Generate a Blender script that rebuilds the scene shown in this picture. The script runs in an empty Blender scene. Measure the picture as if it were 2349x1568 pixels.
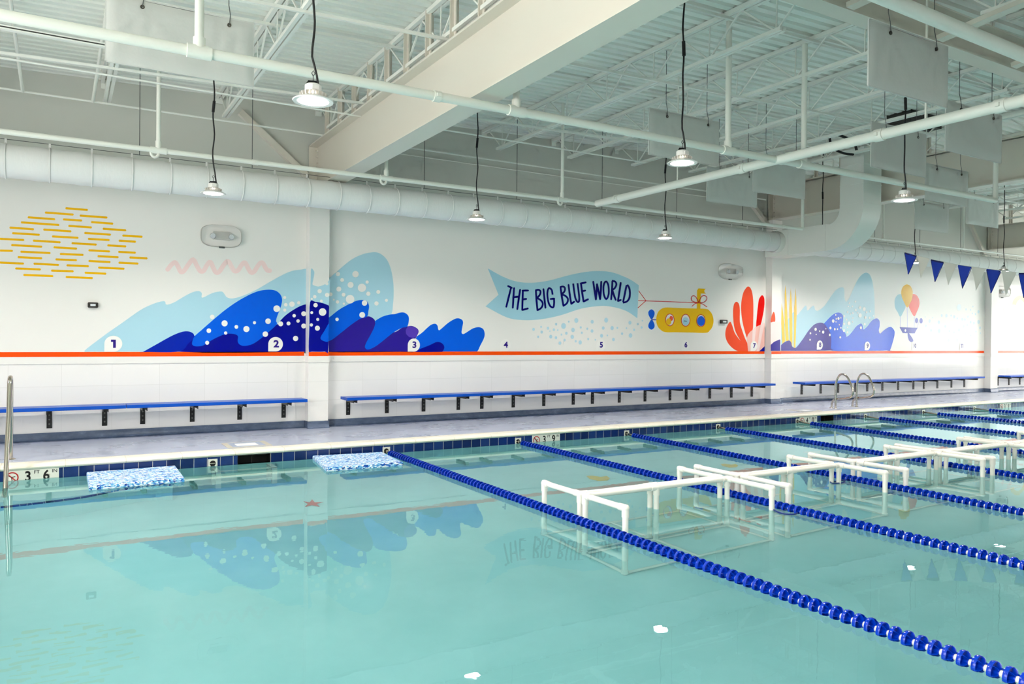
import bpy, math, random
from mathutils import Vector, geometry
random.seed(7)
SC = bpy.context.scene
COL = SC.collection
# ------------------------------------------------------------------ camera, sky, exposure
HC = 1.618                                   # lens height above the water (water surface is z = 0)
YAW, PIT, ROLL, FPX = 0.5348354557658206, -0.005812457704149071, 0.009441523852722561, 1743.240487936896
def _rot():
    f = Vector((math.sin(YAW)*math.cos(PIT), math.cos(YAW)*math.cos(PIT), math.sin(PIT)))
    r = Vector((math.cos(YAW), -math.sin(YAW), 0)); u = r.cross(f)
    c, s = math.cos(ROLL), math.sin(ROLL)
    return c*r + s*u, -s*r + c*u, f
CR, CU, CF = _rot()
cam_data = bpy.data.cameras.new('camera'); cam = bpy.data.objects.new('camera', cam_data); COL.objects.link(cam)
cam_data.sensor_fit = 'HORIZONTAL'; cam_data.sensor_width = 36.0
cam_data.lens = FPX/2349*36.0; cam_data.clip_start = 0.05; cam_data.clip_end = 200
from mathutils import Matrix
M4 = Matrix((CR, CU, -CF)).transposed().to_4x4(); M4.translation = Vector((0, 0, HC)); cam.matrix_world = M4
SC.camera = cam
wd = bpy.data.worlds.new('daylight'); SC.world = wd; wd.use_nodes = True
bg = wd.node_tree.nodes['Background']; bg.inputs[0].default_value = (1.0, 0.985, 0.95, 1); bg.inputs[1].default_value = 5.0
SC.view_settings.view_transform = 'Standard'; SC.view_settings.look = 'None'; SC.view_settings.gamma = 1
SC.view_settings.use_curve_mapping = False; SC.view_settings.exposure = 0.6
LAMP_W = 32.0
SC.cycles.use_denoising = True
SC.cycles.use_adaptive_sampling = True; SC.cycles.adaptive_threshold = 0.1; SC.cycles.adaptive_min_samples = 12
SC.cycles.max_bounces = 8; SC.cycles.diffuse_bounces = 4; SC.cycles.glossy_bounces = 4; SC.cycles.transmission_bounces = 6; SC.cycles.transparent_max_bounces = 8
SC.cycles.sample_clamp_indirect = 8.0; SC.cycles.blur_glossy = 0.3

# ------------------------------------------------------------------ surveying: sight lines of the lens onto real planes
def ray(p): return CF + CR*((p[0]-1174.5)/FPX) - CU*((p[1]-784)/FPX)
O = Vector((0, 0, HC))
def at_y(p, y): d = ray(p); return O + d*(y/d.y)
def at_z(p, z): d = ray(p); return O + d*((z-HC)/d.z)
def at_x(p, x): d = ray(p); return O + d*(x/d.x)
def under(p, z):                             # where a sight line bent by the water reaches depth z
    s = at_z(p, 0); d = ray(p).normalized(); h = Vector((d.x, d.y, 0))/1.333
    v = math.sqrt(1-h.length_squared); return s + Vector((h.x, h.y, -v))*(-z/v)

YW, YF, YP, ZD = 12.04, 11.857, 9.948, 0.165   # wall face, pilaster face, pool wall, deck level
def zdeck(x): return 5.13 + 0.031*min(x, 14.0)  # underside of the roof deck

# ------------------------------------------------------------------ materials
MATS = {}
def s2l(c): return tuple(((v/255)/12.92 if v <= 10 else ((v/255+0.055)/1.055)**2.4) for v in c)
def mat(name, rgb, rough=0.5, metal=0.0, spec=0.5, **kw):
    m = bpy.data.materials.new(name); m.use_nodes = True; MATS[name] = m
    b = m.node_tree.nodes['Principled BSDF']
    b.inputs['Base Color'].default_value = (*s2l(rgb), 1); b.inputs['Roughness'].default_value = rough
    b.inputs['Metallic'].default_value = metal; b.inputs['Specular IOR Level'].default_value = spec
    for k, v in kw.items(): b.inputs[k.replace('_', ' ')].default_value = v
    return m
def N(m, t, **kw):
    n = m.node_tree.nodes.new(t)
    for k, v in kw.items():
        if k in n.inputs: n.inputs[k].default_value = v
        else: setattr(n, k, v)
    return n
def L(m, a, b): m.node_tree.links.new(a, b)
def P(m): return m.node_tree.nodes['Principled BSDF']
def coords(m, scale=(1, 1, 1), rot=(0, 0, 0), loc=(0, 0, 0)):
    g = N(m, 'ShaderNodeNewGeometry'); mp = N(m, 'ShaderNodeMapping')
    mp.inputs['Scale'].default_value = scale; mp.inputs['Rotation'].default_value = rot; mp.inputs['Location'].default_value = loc
    L(m, g.outputs['Position'], mp.inputs['Vector']); return mp.outputs[0]
def ramp(m, fac, stops):
    r = N(m, 'ShaderNodeValToRGB'); L(m, fac, r.inputs[0]); e = r.color_ramp.elements
    while len(e) < len(stops): e.new(0.5)
    for i, (p, c) in enumerate(stops): e[i].position = p; e[i].color = (*s2l(c), 1)
    return r.outputs[0]
def bump(m, h, strength, dist=0.01):
    b = N(m, 'ShaderNodeBump', Strength=strength, Distance=dist); L(m, h, b.inputs['Height']); L(m, b.outputs[0], P(m).inputs['Normal'])
def noise(m, vec, scale, detail=4, rough=0.5):
    n = N(m, 'ShaderNodeTexNoise', Scale=scale, Detail=detail, Roughness=rough); L(m, vec, n.inputs['Vector']); return n.outputs[0]

mat('wall_paint', (243, 240, 234), 0.2, spec=0.25)
m = MATS['wall_paint']; bump(m, noise(m, coords(m), 60), 0.05, 0.002)
mat('wall_paint_shaded', (208, 209, 200), 0.6, spec=0.3)  # wall paint darkened, so the dimness above the duct is in the colour
# glazed white wall tile with fine joints, 0.61 x 0.305
m = mat('wall_tile', (246, 243, 238), 0.12, spec=0.55)
g = N(m, 'ShaderNodeNewGeometry'); sx = N(m, 'ShaderNodeSeparateXYZ'); L(m, g.outputs['Position'], sx.inputs[0])
cb = N(m, 'ShaderNodeCombineXYZ'); L(m, sx.outputs['X'], cb.inputs[0]); zz = N(m, 'ShaderNodeMath', operation='ADD'); L(m, sx.outputs['Z'], zz.inputs[0]); zz.inputs[1].default_value = 0.022
L(m, zz.outputs[0], cb.inputs[1])
br = N(m, 'ShaderNodeTexBrick', Scale=1.0, offset=0.0); br.inputs['Brick Width'].default_value = 0.61; br.inputs['Row Height'].default_value = 0.305; br.inputs['Mortar Size'].default_value = 0.003
br.inputs['Color1'].default_value = (*s2l((247, 244, 239)), 1); br.inputs['Color2'].default_value = (*s2l((243, 240, 235)), 1); br.inputs['Mortar'].default_value = (*s2l((234, 231, 225)), 1)
L(m, cb.outputs[0], br.inputs['Vector']); L(m, br.outputs['Color'], P(m).inputs['Base Color'])
mat('white_trim', (243, 240, 234), 0.35)
mat('beam_paint', (219, 213, 199), 0.42)
mat('joist_paint', (236, 237, 228), 0.5)
mat('deck_paint', (240, 243, 234), 0.45)
mat('pipe_paint', (234, 235, 224), 0.4)
mat('galvanised_paint', (228, 229, 221), 0.42)
m = mat('duct_fabric', (236, 236, 232), 0.75, spec=0.2); bump(m, noise(m, coords(m, (2.5, 1, 1)), 7, 3), 0.25, 0.02)
m = mat('baffle_fabric', (206, 207, 201), 0.6, spec=0.2); bump(m, noise(m, coords(m), 9, 3), 0.35, 0.012)
# deck coating: grey blue with damp patches
m = mat('deck_floor', (150, 160, 181), 0.3, spec=0.5)
v = coords(m, (0.8, 1.6, 1)); n1 = noise(m, v, 1.6, 5, 0.55)
L(m, ramp(m, n1, [(0.2, (154, 162, 182)), (0.4, (172, 179, 197)), (0.75, (177, 183, 200))]), P(m).inputs['Base Color'])
mr = N(m, 'ShaderNodeMapRange'); L(m, n1, mr.inputs[0]); mr.inputs[1].default_value = 0.35; mr.inputs[2].default_value = 0.65; mr.inputs[3].default_value = 0.22; mr.inputs[4].default_value = 0.42
L(m, mr.outputs[0], P(m).inputs['Roughness']); bump(m, noise(m, coords(m), 140, 2), 0.12, 0.002)
m = mat('cove_base', (92, 107, 133), 0.25); n1 = noise(m, coords(m, (1, 1, 2)), 5, 6, 0.7)
L(m, ramp(m, n1, [(0.35, (80, 95, 121)), (0.6, (98, 113, 139)), (0.75, (126, 140, 165))]), P(m).inputs['Base Color']); bump(m, noise(m, coords(m), 120, 2), 0.15, 0.002)
# coping stones, joint every 0.61
def jointed(name, base, joint, pitch, w, rough):
    m = mat(name, base, rough)
    g = N(m, 'ShaderNodeNewGeometry'); sx = N(m, 'ShaderNodeSeparateXYZ'); L(m, g.outputs['Position'], sx.inputs[0])
    a = N(m, 'ShaderNodeMath', operation='ADD'); L(m, sx.outputs['X'], a.inputs[0]); a.inputs[1].default_value = 100.0
    md = N(m, 'ShaderNodeMath', operation='MODULO'); L(m, a.outputs[0], md.inputs[0]); md.inputs[1].default_value = pitch
    lt = N(m, 'ShaderNodeMath', operation='LESS_THAN'); L(m, md.outputs[0], lt.inputs[0]); lt.inputs[1].default_value = w
    mx = N(m, 'ShaderNodeMix', data_type='RGBA'); L(m, lt.outputs[0], mx.inputs[0])
    mx.inputs[6].default_value = (*s2l(base), 1); mx.inputs[7].default_value = (*s2l(joint), 1)
    return m, mx, sx, a
m, mx, _, _ = jointed('coping_stone', (238, 232, 214), (206, 198, 178), 0.61, 0.008, 0.3)
n1 = noise(m, coords(m, (1, 3, 3)), 4, 5); c0 = ramp(m, n1, [(0.3, (230, 223, 203)), (0.65, (240, 235, 219))]); L(m, c0, mx.inputs[6]); L(m, mx.outputs[2], P(m).inputs['Base Color'])
# waterline tile: cobalt 6 inch squares, pale joints
m, mx, sx, a = jointed('waterline_tile', (20, 44, 104), (196, 196, 186), 0.1527, 0.006, 0.1)
fl = N(m, 'ShaderNodeMath', operation='DIVIDE'); L(m, a.outputs[0], fl.inputs[0]); fl.inputs[1].default_value = 0.1527
f2 = N(m, 'ShaderNodeMath', operation='FLOOR'); L(m, fl.outputs[0], f2.inputs[0]); wn = N(m, 'ShaderNodeTexWhiteNoise', noise_dimensions='1D'); L(m, f2.outputs[0], wn.inputs['W'])
L(m, ramp(m, wn.outputs['Value'], [(0.0, (14, 34, 88)), (0.7, (22, 50, 116)), (1.0, (38, 62, 122))]), mx.inputs[6]); L(m, mx.outputs[2], P(m).inputs['Base Color'])
bump(m, noise(m, coords(m), 22, 3), 0.2, 0.004)
mat('black_void', (8, 9, 11), 0.6)
m = mat('plaster', (234, 248, 246), 0.7, spec=0.2); n1 = noise(m, coords(m), 1.6, 6, 0.6)
L(m, ramp(m, n1, [(0.3, (196, 230, 228)), (0.7, (212, 240, 238))]), P(m).inputs['Base Color'])
mat('white_sticker', (240, 240, 240), 0.4)
mat('lid_grey', (158, 170, 190), 0.4); mat('lid_rim', (196, 190, 172), 0.5)
m = mat('bench_blue', (6, 80, 188), 0.3, spec=0.3); bump(m, noise(m, coords(m, (1, 9, 9)), 12, 3), 0.12, 0.003)
mat('bracket_black', (38, 38, 36), 0.38, metal=0.3)
mat('bolt_grey', (112, 112, 108), 0.4, metal=0.6)
m = mat('stainless', (196, 188, 176), 0.16, metal=1.0)
mat('pvc', (246, 240, 230), 0.22, spec=0.5)
mat('float_blue', (2, 54, 182), 0.16, spec=0.5)
mat('rope_white', (232, 226, 220), 0.45)
mat('tie_cord', (18, 40, 120), 0.5)
mat('cable_black', (22, 22, 22), 0.5); mat('wire_grey', (96, 98, 96), 0.5, metal=0.4); mat('cord_wire_white', (214, 216, 208), 0.5)
mat('lamp_body', (238, 236, 230), 0.3); mat('lamp_fin', (216, 212, 204), 0.35, metal=0.2)
mat('grommet', (96, 90, 80), 0.3, metal=0.8)
mat('flag_blue', (8, 60, 188), 0.6); mat('flag_white', (236, 233, 222), 0.6); mat('flag_hem', (6, 24, 96), 0.6)
mat('red', (196, 36, 34), 0.4); mat('black', (14, 13, 14), 0.5); mat('depth_tile', (238, 234, 222), 0.2)
mat('strobe_black', (52, 50, 46), 0.35); mat('em_body', (206, 203, 196), 0.35); mat('em_lens', (228, 233, 234), 0.15)
# marbled foam
m = mat('foam', (90, 150, 220), 0.75, spec=0.2)
v = coords(m, (42, 105, 90)); vo = N(m, 'ShaderNodeTexVoronoi', Scale=1.0); L(m, v, vo.inputs['Vector'])
hs = N(m, 'ShaderNodeSeparateColor'); L(m, vo.outputs['Color'], hs.inputs[0])
rp = N(m, 'ShaderNodeValToRGB'); L(m, hs.outputs[0], rp.inputs[0]); rp.color_ramp.interpolation = 'CONSTANT'
e = rp.color_ramp.elements; cols = [(0.0, (236, 243, 248)), (0.36, (150, 200, 232)), (0.56, (84, 160, 214)), (0.74, (34, 96, 190)), (0.88, (20, 54, 140))]
while len(e) < len(cols): e.new(0.5)
for i, (p, c) in enumerate(cols): e[i].position = p; e[i].color = (*s2l(c), 1)
L(m, rp.outputs[0], P(m).inputs['Base Color'])
# clear pool water
m = bpy.data.materials.new('water'); m.use_nodes = True; MATS['water'] = m
nt = m.node_tree; nt.nodes.remove(P(m)); out = [n for n in nt.nodes if n.type == 'OUTPUT_MATERIAL'][0]
gl = N(m, 'ShaderNodeBsdfGlass', IOR=1.333, Roughness=0.0); gl.inputs['Color'].default_value = (0.75, 0.94, 0.955, 1)
v = coords(m, (1.0, 1.6, 1)); nz = N(m, 'ShaderNodeTexNoise', Scale=2.4, Detail=3, Roughness=0.55); L(m, v, nz.inputs['Vector'])
bp = N(m, 'ShaderNodeBump', Strength=0.035, Distance=0.012); L(m, nz.outputs[0], bp.inputs['Height']); L(m, bp.outputs[0], gl.inputs['Normal']); L(m, gl.outputs[0], out.inputs['Surface'])
m = mat('clear_cover', (250, 251, 251), 0.03, spec=0.5); P(m).inputs['Transmission Weight'].default_value = 1.0; P(m).inputs['IOR'].default_value = 1.2
def emis(name, rgb, s):
    m = mat(name, (255, 255, 255), 0.4); b = P(m); b.inputs['Emission Color'].default_value = (*s2l(rgb), 1); b.inputs['Emission Strength'].default_value = s
emis('lamp_lens', (255, 250, 244), 9.0); MATS['lamp_lens'].cycles.emission_sampling = 'NONE'
for nm, c in dict(pale_blue=(178, 219, 233), sky_blue=(178, 219, 233), bright_blue=(0, 96, 228), navy=(2, 8, 148), royal=(0, 34, 172), violet=(44, 28, 150), violet_light=(88, 62, 184), sun_yellow=(252, 190, 6),
                  pink=(250, 222, 218), banner_blue=(172, 217, 232), lettering=(2, 4, 112), sub_yellow=(253, 197, 2), line_red=(212, 40, 34), coral=(255, 84, 48), coral_red=(240, 4, 0), coral_pink=(250, 196, 184), coral_pale=(252, 226, 222),
                  orange=(255, 80, 6), mural_white=(244, 241, 236), badge_white=(247, 244, 238), digit=(52, 34, 132), blade_yellow=(252, 200, 40), bubble_pale=(190, 224, 236), bubble_glare=(212, 230, 238), balloon_yellow=(250, 192, 40), balloon_red=(255, 92, 80), boat_blue=(92, 104, 190), far_pink=(252, 214, 210), far_yellow=(253, 214, 150), far_blue=(196, 200, 240)).items():
    mat(nm, c, 0.12, spec=0.25)

# ------------------------------------------------------------------ mesh helpers
class MB:
    def __init__(s): s.v = []; s.f = []
    def add(s, vs, fs):
        o = len(s.v); s.v += [tuple(v) for v in vs]; s.f += [tuple(i+o for i in f) for f in fs]; return s
    def box(s, x0, x1, y0, y1, z0, z1):
        return s.add([(x0,y0,z0),(x1,y0,z0),(x1,y1,z0),(x0,y1,z0),(x0,y0,z1),(x1,y0,z1),(x1,y1,z1),(x0,y1,z1)],
                     [(3,2,1,0),(4,5,6,7),(0,1,5,4),(1,2,6,5),(2,3,7,6),(3,0,4,7)])
    def tube(s, pts, r, n=10, caps=True):
        pts = [Vector(p) for p in pts]; k = len(pts); rs = r if isinstance(r, (list, tuple)) else [r]*k
        t0 = (pts[1]-pts[0]).normalized(); a = Vector((0,0,1)) if abs(t0.z) < 0.9 else Vector((1,0,0)); u = t0.cross(a).normalized()
        rings = []
        for i, p in enumerate(pts):
            t = (pts[min(i+1,k-1)]-pts[max(i-1,0)]).normalized(); u = (u-t*u.dot(t)).normalized(); w = t.cross(u)
            rings.append([p+(u*math.cos(2*math.pi*j/n)+w*math.sin(2*math.pi*j/n))*rs[i] for j in range(n)])
        vs = [v for g in rings for v in g]; fs = []
        for i in range(k-1):
            for j in range(n): j2 = (j+1) % n; fs.append((i*n+j, i*n+j2, (i+1)*n+j2, (i+1)*n+j))
        if caps: fs.append(tuple(range(n-1, -1, -1))); fs.append(tuple(range((k-1)*n, k*n)))
        return s.add(vs, fs)
    def bar(s, a, b, w, h=None):                 # square bar between two points
        a, b = Vector(a), Vector(b); h = h or w; t = (b-a).normalized(); q = Vector((0,0,1)) if abs(t.z) < 0.95 else Vector((0,1,0))
        u = t.cross(q).normalized()*w/2; v = u.cross(t).normalized()*h/2
        return s.add([a-u-v,a+u-v,a+u+v,a-u+v,b-u-v,b+u-v,b+u+v,b-u+v], [(3,2,1,0),(4,5,6,7),(0,1,5,4),(1,2,6,5),(2,3,7,6),(3,0,4,7)])
    def lathe(s, prof, c=(0,0,0), n=24, axis='z'):
        vs = []; k = len(prof); c = Vector(c)
        for (r, z) in prof:
            for j in range(n):
                a = 2*math.pi*j/n; x, y = r*math.cos(a), r*math.sin(a)
                vs.append(c + (Vector((x,y,z)) if axis == 'z' else Vector((x,z,y)) if axis == 'y' else Vector((z,x,y))))
        fs = []
        for i in range(k-1):
            for j in range(n): j2 = (j+1) % n; fs.append((i*n+j, i*n+j2, (i+1)*n+j2, (i+1)*n+j))
        return s.add(vs, fs)
    def extrude(s, poly, axis, a, b):            # closed 2d polygon extruded along an axis
        n = len(poly)
        def pt(p, t): return (t, p[0], p[1]) if axis == 'x' else (p[0], t, p[1]) if axis == 'y' else (p[0], p[1], t)
        vs = [pt(p, a) for p in poly]+[pt(p, b) for p in poly]; fs = [(i, (i+1) % n, (i+1) % n+n, i+n) for i in range(n)]
        tri = geometry.tessellate_polygon([[Vector((p[0], p[1], 0)) for p in poly]])
        fs += [tuple(t) for t in tri]+[tuple(i+n for i in reversed(t)) for t in tri]
        return s.add(vs, fs)
    def mesh(s, name, m, smooth=None):
        me = bpy.data.meshes.new(name); me.from_pydata(s.v, [], s.f)
        import bmesh
        bm = bmesh.new(); bm.from_mesh(me); bmesh.ops.recalc_face_normals(bm, faces=bm.faces); bm.to_mesh(me); bm.free()
        me.materials.append(MATS[m] if isinstance(m, str) else m)
        if smooth:
            me.shade_smooth(); me.set_sharp_from_angle(angle=math.radians(smooth))
        return me
    def build(s, name, m, parent=None, smooth=None, loc=None):
        o = bpy.data.objects.new(name, s.mesh(name, m, smooth)); COL.objects.link(o)
        if parent: o.parent = parent
        if loc: o.location = loc
        return o
def tag(o, label, cat, group=None, kind=None):
    o['label'] = label; o['category'] = cat
    if group: o['group'] = group
    if kind: o['kind'] = kind
    return o
def empty(name, label, cat, loc=(0,0,0), group=None, kind=None):
    o = bpy.data.objects.new(name, None); COL.objects.link(o); o.location = loc; o.empty_display_size = 0.1
    return tag(o, label, cat, group, kind)
def struct(o, label=None):
    o['kind'] = 'structure'
    if label: o['label'] = label
    return o
def copy_tree(o, parent=None):
    c = o.copy(); COL.objects.link(c); c.parent = parent
    for ch in list(o.children): copy_tree(ch, c)
    return c
def R(p, o): return Vector(p)-Vector(o)
def spline(pts, closed=True, n=6):
    k = len(pts); out = []
    for i in range(k if closed else k-1):
        p0, p1, p2, p3 = (pts[(i-1) % k], pts[i], pts[(i+1) % k], pts[(i+2) % k]) if closed else (pts[max(i-1,0)], pts[i], pts[i+1], pts[min(i+2,k-1)])
        for j in range(n):
            t = j/n
            out.append(tuple(0.5*((2*b)+(-a+c)*t+(2*a-5*b+4*c-d)*t*t+(-a+3*b-3*c+d)*t**3) for a, b, c, d in zip(p0, p1, p2, p3)))
    if not closed: out.append(tuple(pts[-1]))
    return out

# ------------------------------------------------------------------ setting
XL, XR, YB = -4.0, 31.0, -5.0
P1, P2, P3 = (3.326, 3.643), (13.88, 14.2), (23.14, 23.52)     # pilasters
# far wall, upper painted part and lower tiled part
b = MB().box(XL, XR, YW, YW+0.25, 1.2, 3.9); b.build('wall_back', 'wall_paint'); struct(bpy.data.objects['wall_back'])
struct(MB().box(XL, XR, YW, YW+0.25, 3.9, 5.75).build('wall_back_upper', 'wall_paint_shaded'))
struct(MB().box(XL, XR, YW+0.002, YW+0.25, 0.2, 1.2).build('wall_back_tile', 'wall_tile'))
tr = MB(); segs = [(XL, P1[0]), (P1[1], P2[0]), (P2[1], P3[0]), (P3[1], XR)]
for a, c in segs: tr.box(a, c, YW-0.012, YW, 1.2, 1.295)
struct(tr.build('trim_1', 'white_trim'))
for i, (a, c) in enumerate((P1, P2, P3)):
    lab = ('white pilaster right of mural number 2', 'white pilaster right of mural number 7', 'white pilaster right of mural number 11')[i]
    t = empty('pilaster', lab, 'pilaster', (a, YF, ZD), kind='structure')
    p = MB().box(0, c-a, 0, YW-YF-0.001, 1.2-ZD, (4.35 if i == 1 else 3.9)-ZD).build('shaft', 'wall_paint', t)
    MB().box(0.0, c-a, 0.002, YW-YF-0.001, 0.11, 1.2-ZD).build('tiled_base', 'wall_tile', t)
    MB().box(-0.008, c-a+0.008, -0.012, YW-YF-0.013, 1.2-ZD, 1.295-ZD).build('rail_trim', 'white_trim', t)
# cove base
cove = [(YW-0.004, 0.0), (YW-0.06, 0.0), (YW-0.03, 0.012), (YW-0.014, 0.04), (YW-0.01, 0.108), (YW-0.004, 0.108)]
b = MB()
for a, c in segs: b.extrude([(y, z+ZD) for y, z in cove], 'x', a, c)
for a, c in (P1, P2, P3):
    d = YW-YF; b.extrude([(y-d, z+ZD) for y, z in cove], 'x', a-0.012, c+0.012)
    b.box(a-0.012, a-0.001, YF, YW, ZD, ZD+0.108); b.box(c+0.001, c+0.012, YF, YW, ZD, ZD+0.108)
struct(b.build('baseboard_back', 'cove_base', smooth=35))
# other walls, windows open to daylight; the left wall's are added for fill light
wins = [(-2.4, 0.6), (1.1, 4.1), (4.6, 7.6), (8.1, 11.1)]; wn_ = 0
for side, x0 in (('left', XL-0.25), ('right', XR)):
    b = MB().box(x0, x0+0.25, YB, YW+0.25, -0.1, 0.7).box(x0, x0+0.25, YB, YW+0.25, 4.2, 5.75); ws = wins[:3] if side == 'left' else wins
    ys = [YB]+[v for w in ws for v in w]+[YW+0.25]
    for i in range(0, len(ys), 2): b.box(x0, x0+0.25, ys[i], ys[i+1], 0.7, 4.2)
    struct(b.build('wall_'+side, 'wall_paint_shaded'))
    for a, c in ws:
        wn_ += 1; q0, q1 = x0+0.08, x0+0.14
        w = MB().box(q0, q1, a, a+0.06, 0.7, 4.2).box(q0, q1, c-0.06, c, 0.7, 4.2).box(q0, q1, a, c, 0.7, 0.76).box(q0, q1, a, c, 4.14, 4.2).box(q0, q1, (a+c)/2-0.03, (a+c)/2+0.03, 0.7, 4.2)
        struct(w.build('window_%d' % wn_, 'white_trim'))
struct(MB().box(XL, XR, YB-0.25, YB, -0.1, 5.75).build('wall_front', 'wall_paint_shaded'))
# ribbed roof deck
prof = []; y = YB; pitch = 0.152
while y < YW+0.1:
    prof += [(y, 0.0), (y+0.085, 0.0), (y+0.1, 0.038), (y+0.137, 0.038)]; y += pitch
b = MB(); xs = [XL, 14.0, XR]; n = len(prof)
b.add([(x, yy, zdeck(x)+h) for x in xs for (yy, h) in prof], [(i*n+j, i*n+j+1, (i+1)*n+j+1, (i+1)*n+j) for i in range(2) for j in range(n-1)])
b.add([(x, yy, zdeck(x)+0.16) for x in xs for yy in (YB-.25, YW+.25)], [(0,1,3,2),(2,3,5,4)])
struct(b.build('ceiling', 'deck_paint'))
# pool deck, coping, tile band, basin
YN, PX0, PX1 = 0.6, -1.3, 27.4
YC = 10.19                                     # deck edge of the coping
b = MB().box(XL, XR, YC, YW, -0.1, ZD).box(XL, XR, YB, YN-0.24, -0.1, ZD).box(XL, PX0-0.24, YN-0.24, YC, -0.1, ZD).box(PX1+0.24, XR, YN-0.24, YC, -0.1, ZD)
struct(b.build('floor', 'deck_floor'))
def bull(sgn, y): return [(y+sgn*0.24, ZD-0.001), (y+sgn*0.24, 0.06), (y+0.012*sgn, 0.108), (y-0.006*sgn, 0.108), (y-0.022*sgn, 0.118), (y-0.028*sgn, 0.133), (y-0.02*sgn, 0.152), (y, 0.163), (y+0.02*sgn, 0.167), (y+sgn*0.2, 0.168)]
b = MB().extrude(bull(1, YP), 'x', PX0-0.24, PX1+0.24).extrude(bull(-1, YN), 'x', PX0-0.24, PX1+0.24)
b.extrude([(x, z) for x, z in bull(-1, PX0)], 'y', YN-0.02, YP+0.02).extrude(bull(1, PX1), 'y', YN-0.02, YP+0.02)
tag(b.build('pool_coping', 'coping_stone', smooth=40), 'cream bullnose stone coping running round the pool edge', 'coping', kind='structure')
SK = [(1.905, 2.31), (13.11, 13.51)]           # skimmer mouths
b = MB(); xs = [PX0]+[v for s in SK for v in s]+[PX1]
for i in range(0, len(xs), 2): b.box(xs[i], xs[i+1], YP, YP+0.05, -0.05, 0.108)
b.box(PX0, PX1, YN-0.05, YN, -0.05, 0.108).box(PX0-0.05, PX0, YN, YP, -0.05, 0.108).box(PX1, PX1+0.05, YN, YP, -0.05, 0.108)
struct(b.build('trim_2', 'waterline_tile'), 'dark blue waterline tiles below the coping')
def zf(x): return -1.05 - 0.17*max(0.0, 1-abs(x-13.2)/13.0)
b = MB(); xs = [PX0, 2, 6, 10, 13.2, 16, 20, 24, PX1]; k = len(xs)
b.add([(x, yy, zf(x)) for x in xs for yy in (YN-.06, YP+.06)], [(2*i, 2*i+2, 2*i+3, 2*i+1) for i in range(k-1)])
for yy in (YN-0.001, YP+0.001): b.add([(PX0-.05, yy, -1.4), (PX1+.05, yy, -1.4), (PX1+.05, yy, -0.05), (PX0-.05, yy, -0.05)], [(0,1,2,3)])
for xx in (PX0-0.001, PX1+0.001): b.add([(xx, YN-.05, -1.4), (xx, YP+.05, -1.4), (xx, YP+.05, -0.05), (xx, YN-.05, -0.05)], [(0,1,2,3)])
struct(b.build('pool_basin', 'plaster'))
w = MB().add([(PX0-.04, YN-.04, 0), (PX1+.04, YN-.04, 0), (PX1+.04, YP+.04, 0), (PX0-.04, YP+.04, 0)], [(0,1,2,3)]).build('pool_water', 'water')
tag(w, 'clear turquoise water filling the swimming pool', 'water', kind='stuff')
# underwater entry step with a tiled blue nosing, at the left end
edge = [under(p, -0.32) for p in [(2, 1163), (100, 1152), (190, 1140), (250, 1128), (310, 1118), (360, 1112), (396, 1112)]]
edge = [Vector(p) for p in spline([tuple(p) for p in edge], False, 4)]; edge = [Vector((p.x, min(p.y, YP-0.04), -0.32)) for p in edge]
st = empty('entry_step', 'curved underwater entry step with dark blue tiled edge at the left end', 'pool step', (0.3, 9.3, -0.32), kind='structure')
poly = [(p.x, p.y) for p in edge]+[(edge[-1].x, YP-0.005), (PX0+.01, YP-0.005), (PX0+.01, edge[0].y)]
MB().extrude([(x-0.3, yy-9.3) for x, yy in poly], 'z', -0.75, -0.004).build('tread', 'plaster', st)
b = MB()
for i in range(len(edge)-1): b.bar(edge[i]-Vector((.3, 9.3, -.32)), edge[i]*.06+edge[i+1]*.94-Vector((.3, 9.3, -.32)), 0.05, 0.05)
b.build('nosing_tiles', 'waterline_tile', st)

# ------------------------------------------------------------------ beams, girder, joists
def beam(x, z0, z1, label, y0=4.0):
    t = empty('steel_beam', label, 'beam', (x, YW-0.03, z0), kind='structure'); d = y0-(YW-0.03); h = z1-z0; w = 0.14
    MB().box(-w, w, d, 0, 0, 0.022).build('bottom_flange', 'beam_paint', t)
    MB().box(-w, w, d, 0, h-0.022, h).build('top_flange', 'beam_paint', t)
    MB().box(-0.008, 0.008, d, -0.0, 0.022, h-0.022).build('web', 'beam_paint', t)
    b = MB().box(-w, w, -0.02, 0.0, 0.0, h)
    for k in range(7): b.lathe([(0.0, -0.03), (0.016, -0.03), (0.016, 0.0)], (-0.01, -0.06, 0.08+k*(h-0.16)/6), 8, 'x')
    b.build('end_plate', 'beam_paint', t)
    b = MB(); top = zdeck(x)-0.02-z0; yy = -0.55
    while yy > d: b.box(-0.05, 0.05, yy-0.007, yy+0.007, h, top); b.box(-0.007, 0.007, yy-0.05, yy+0.05, h, top); yy -= 0.62
    b.build('stub_posts', 'beam_paint', t)
    return t
beam(3.485, 3.90, 4.62, 'broad cream steel beam meeting the wall above the first pilaster', -4.9)
beam(14.04, 4.36, 5.12, 'cream steel beam behind the rectangular duct riser', -4.9)
beam(23.33, 4.30, 5.0, 'cream steel beam at the far right above the third pilaster', -4.9)
g0, g1, gz0, gz1 = 4.67, 4.87, 4.80, 5.20
t = empty('roof_girder', 'long steel girder crossing the top right under the roof, parallel to the mural wall', 'girder', (3.0, 4.77, gz0), kind='structure')
MB().box(XL-3.0, XR-3.0, -0.1, 0.1, 0, 0.02).build('bottom_flange', 'beam_paint', t); MB().box(XL-3.0, XR-3.0, -0.1, 0.1, 0.38, 0.4).build('top_flange', 'beam_paint', t)
MB().box(XL-3.0, XR-3.0, -0.006, 0.006, 0.02, 0.38).build('web', 'beam_paint', t)
JX = [0.5+1.5*k for k in range(-2, 20)]
JG = 'open web roof joists'
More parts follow.
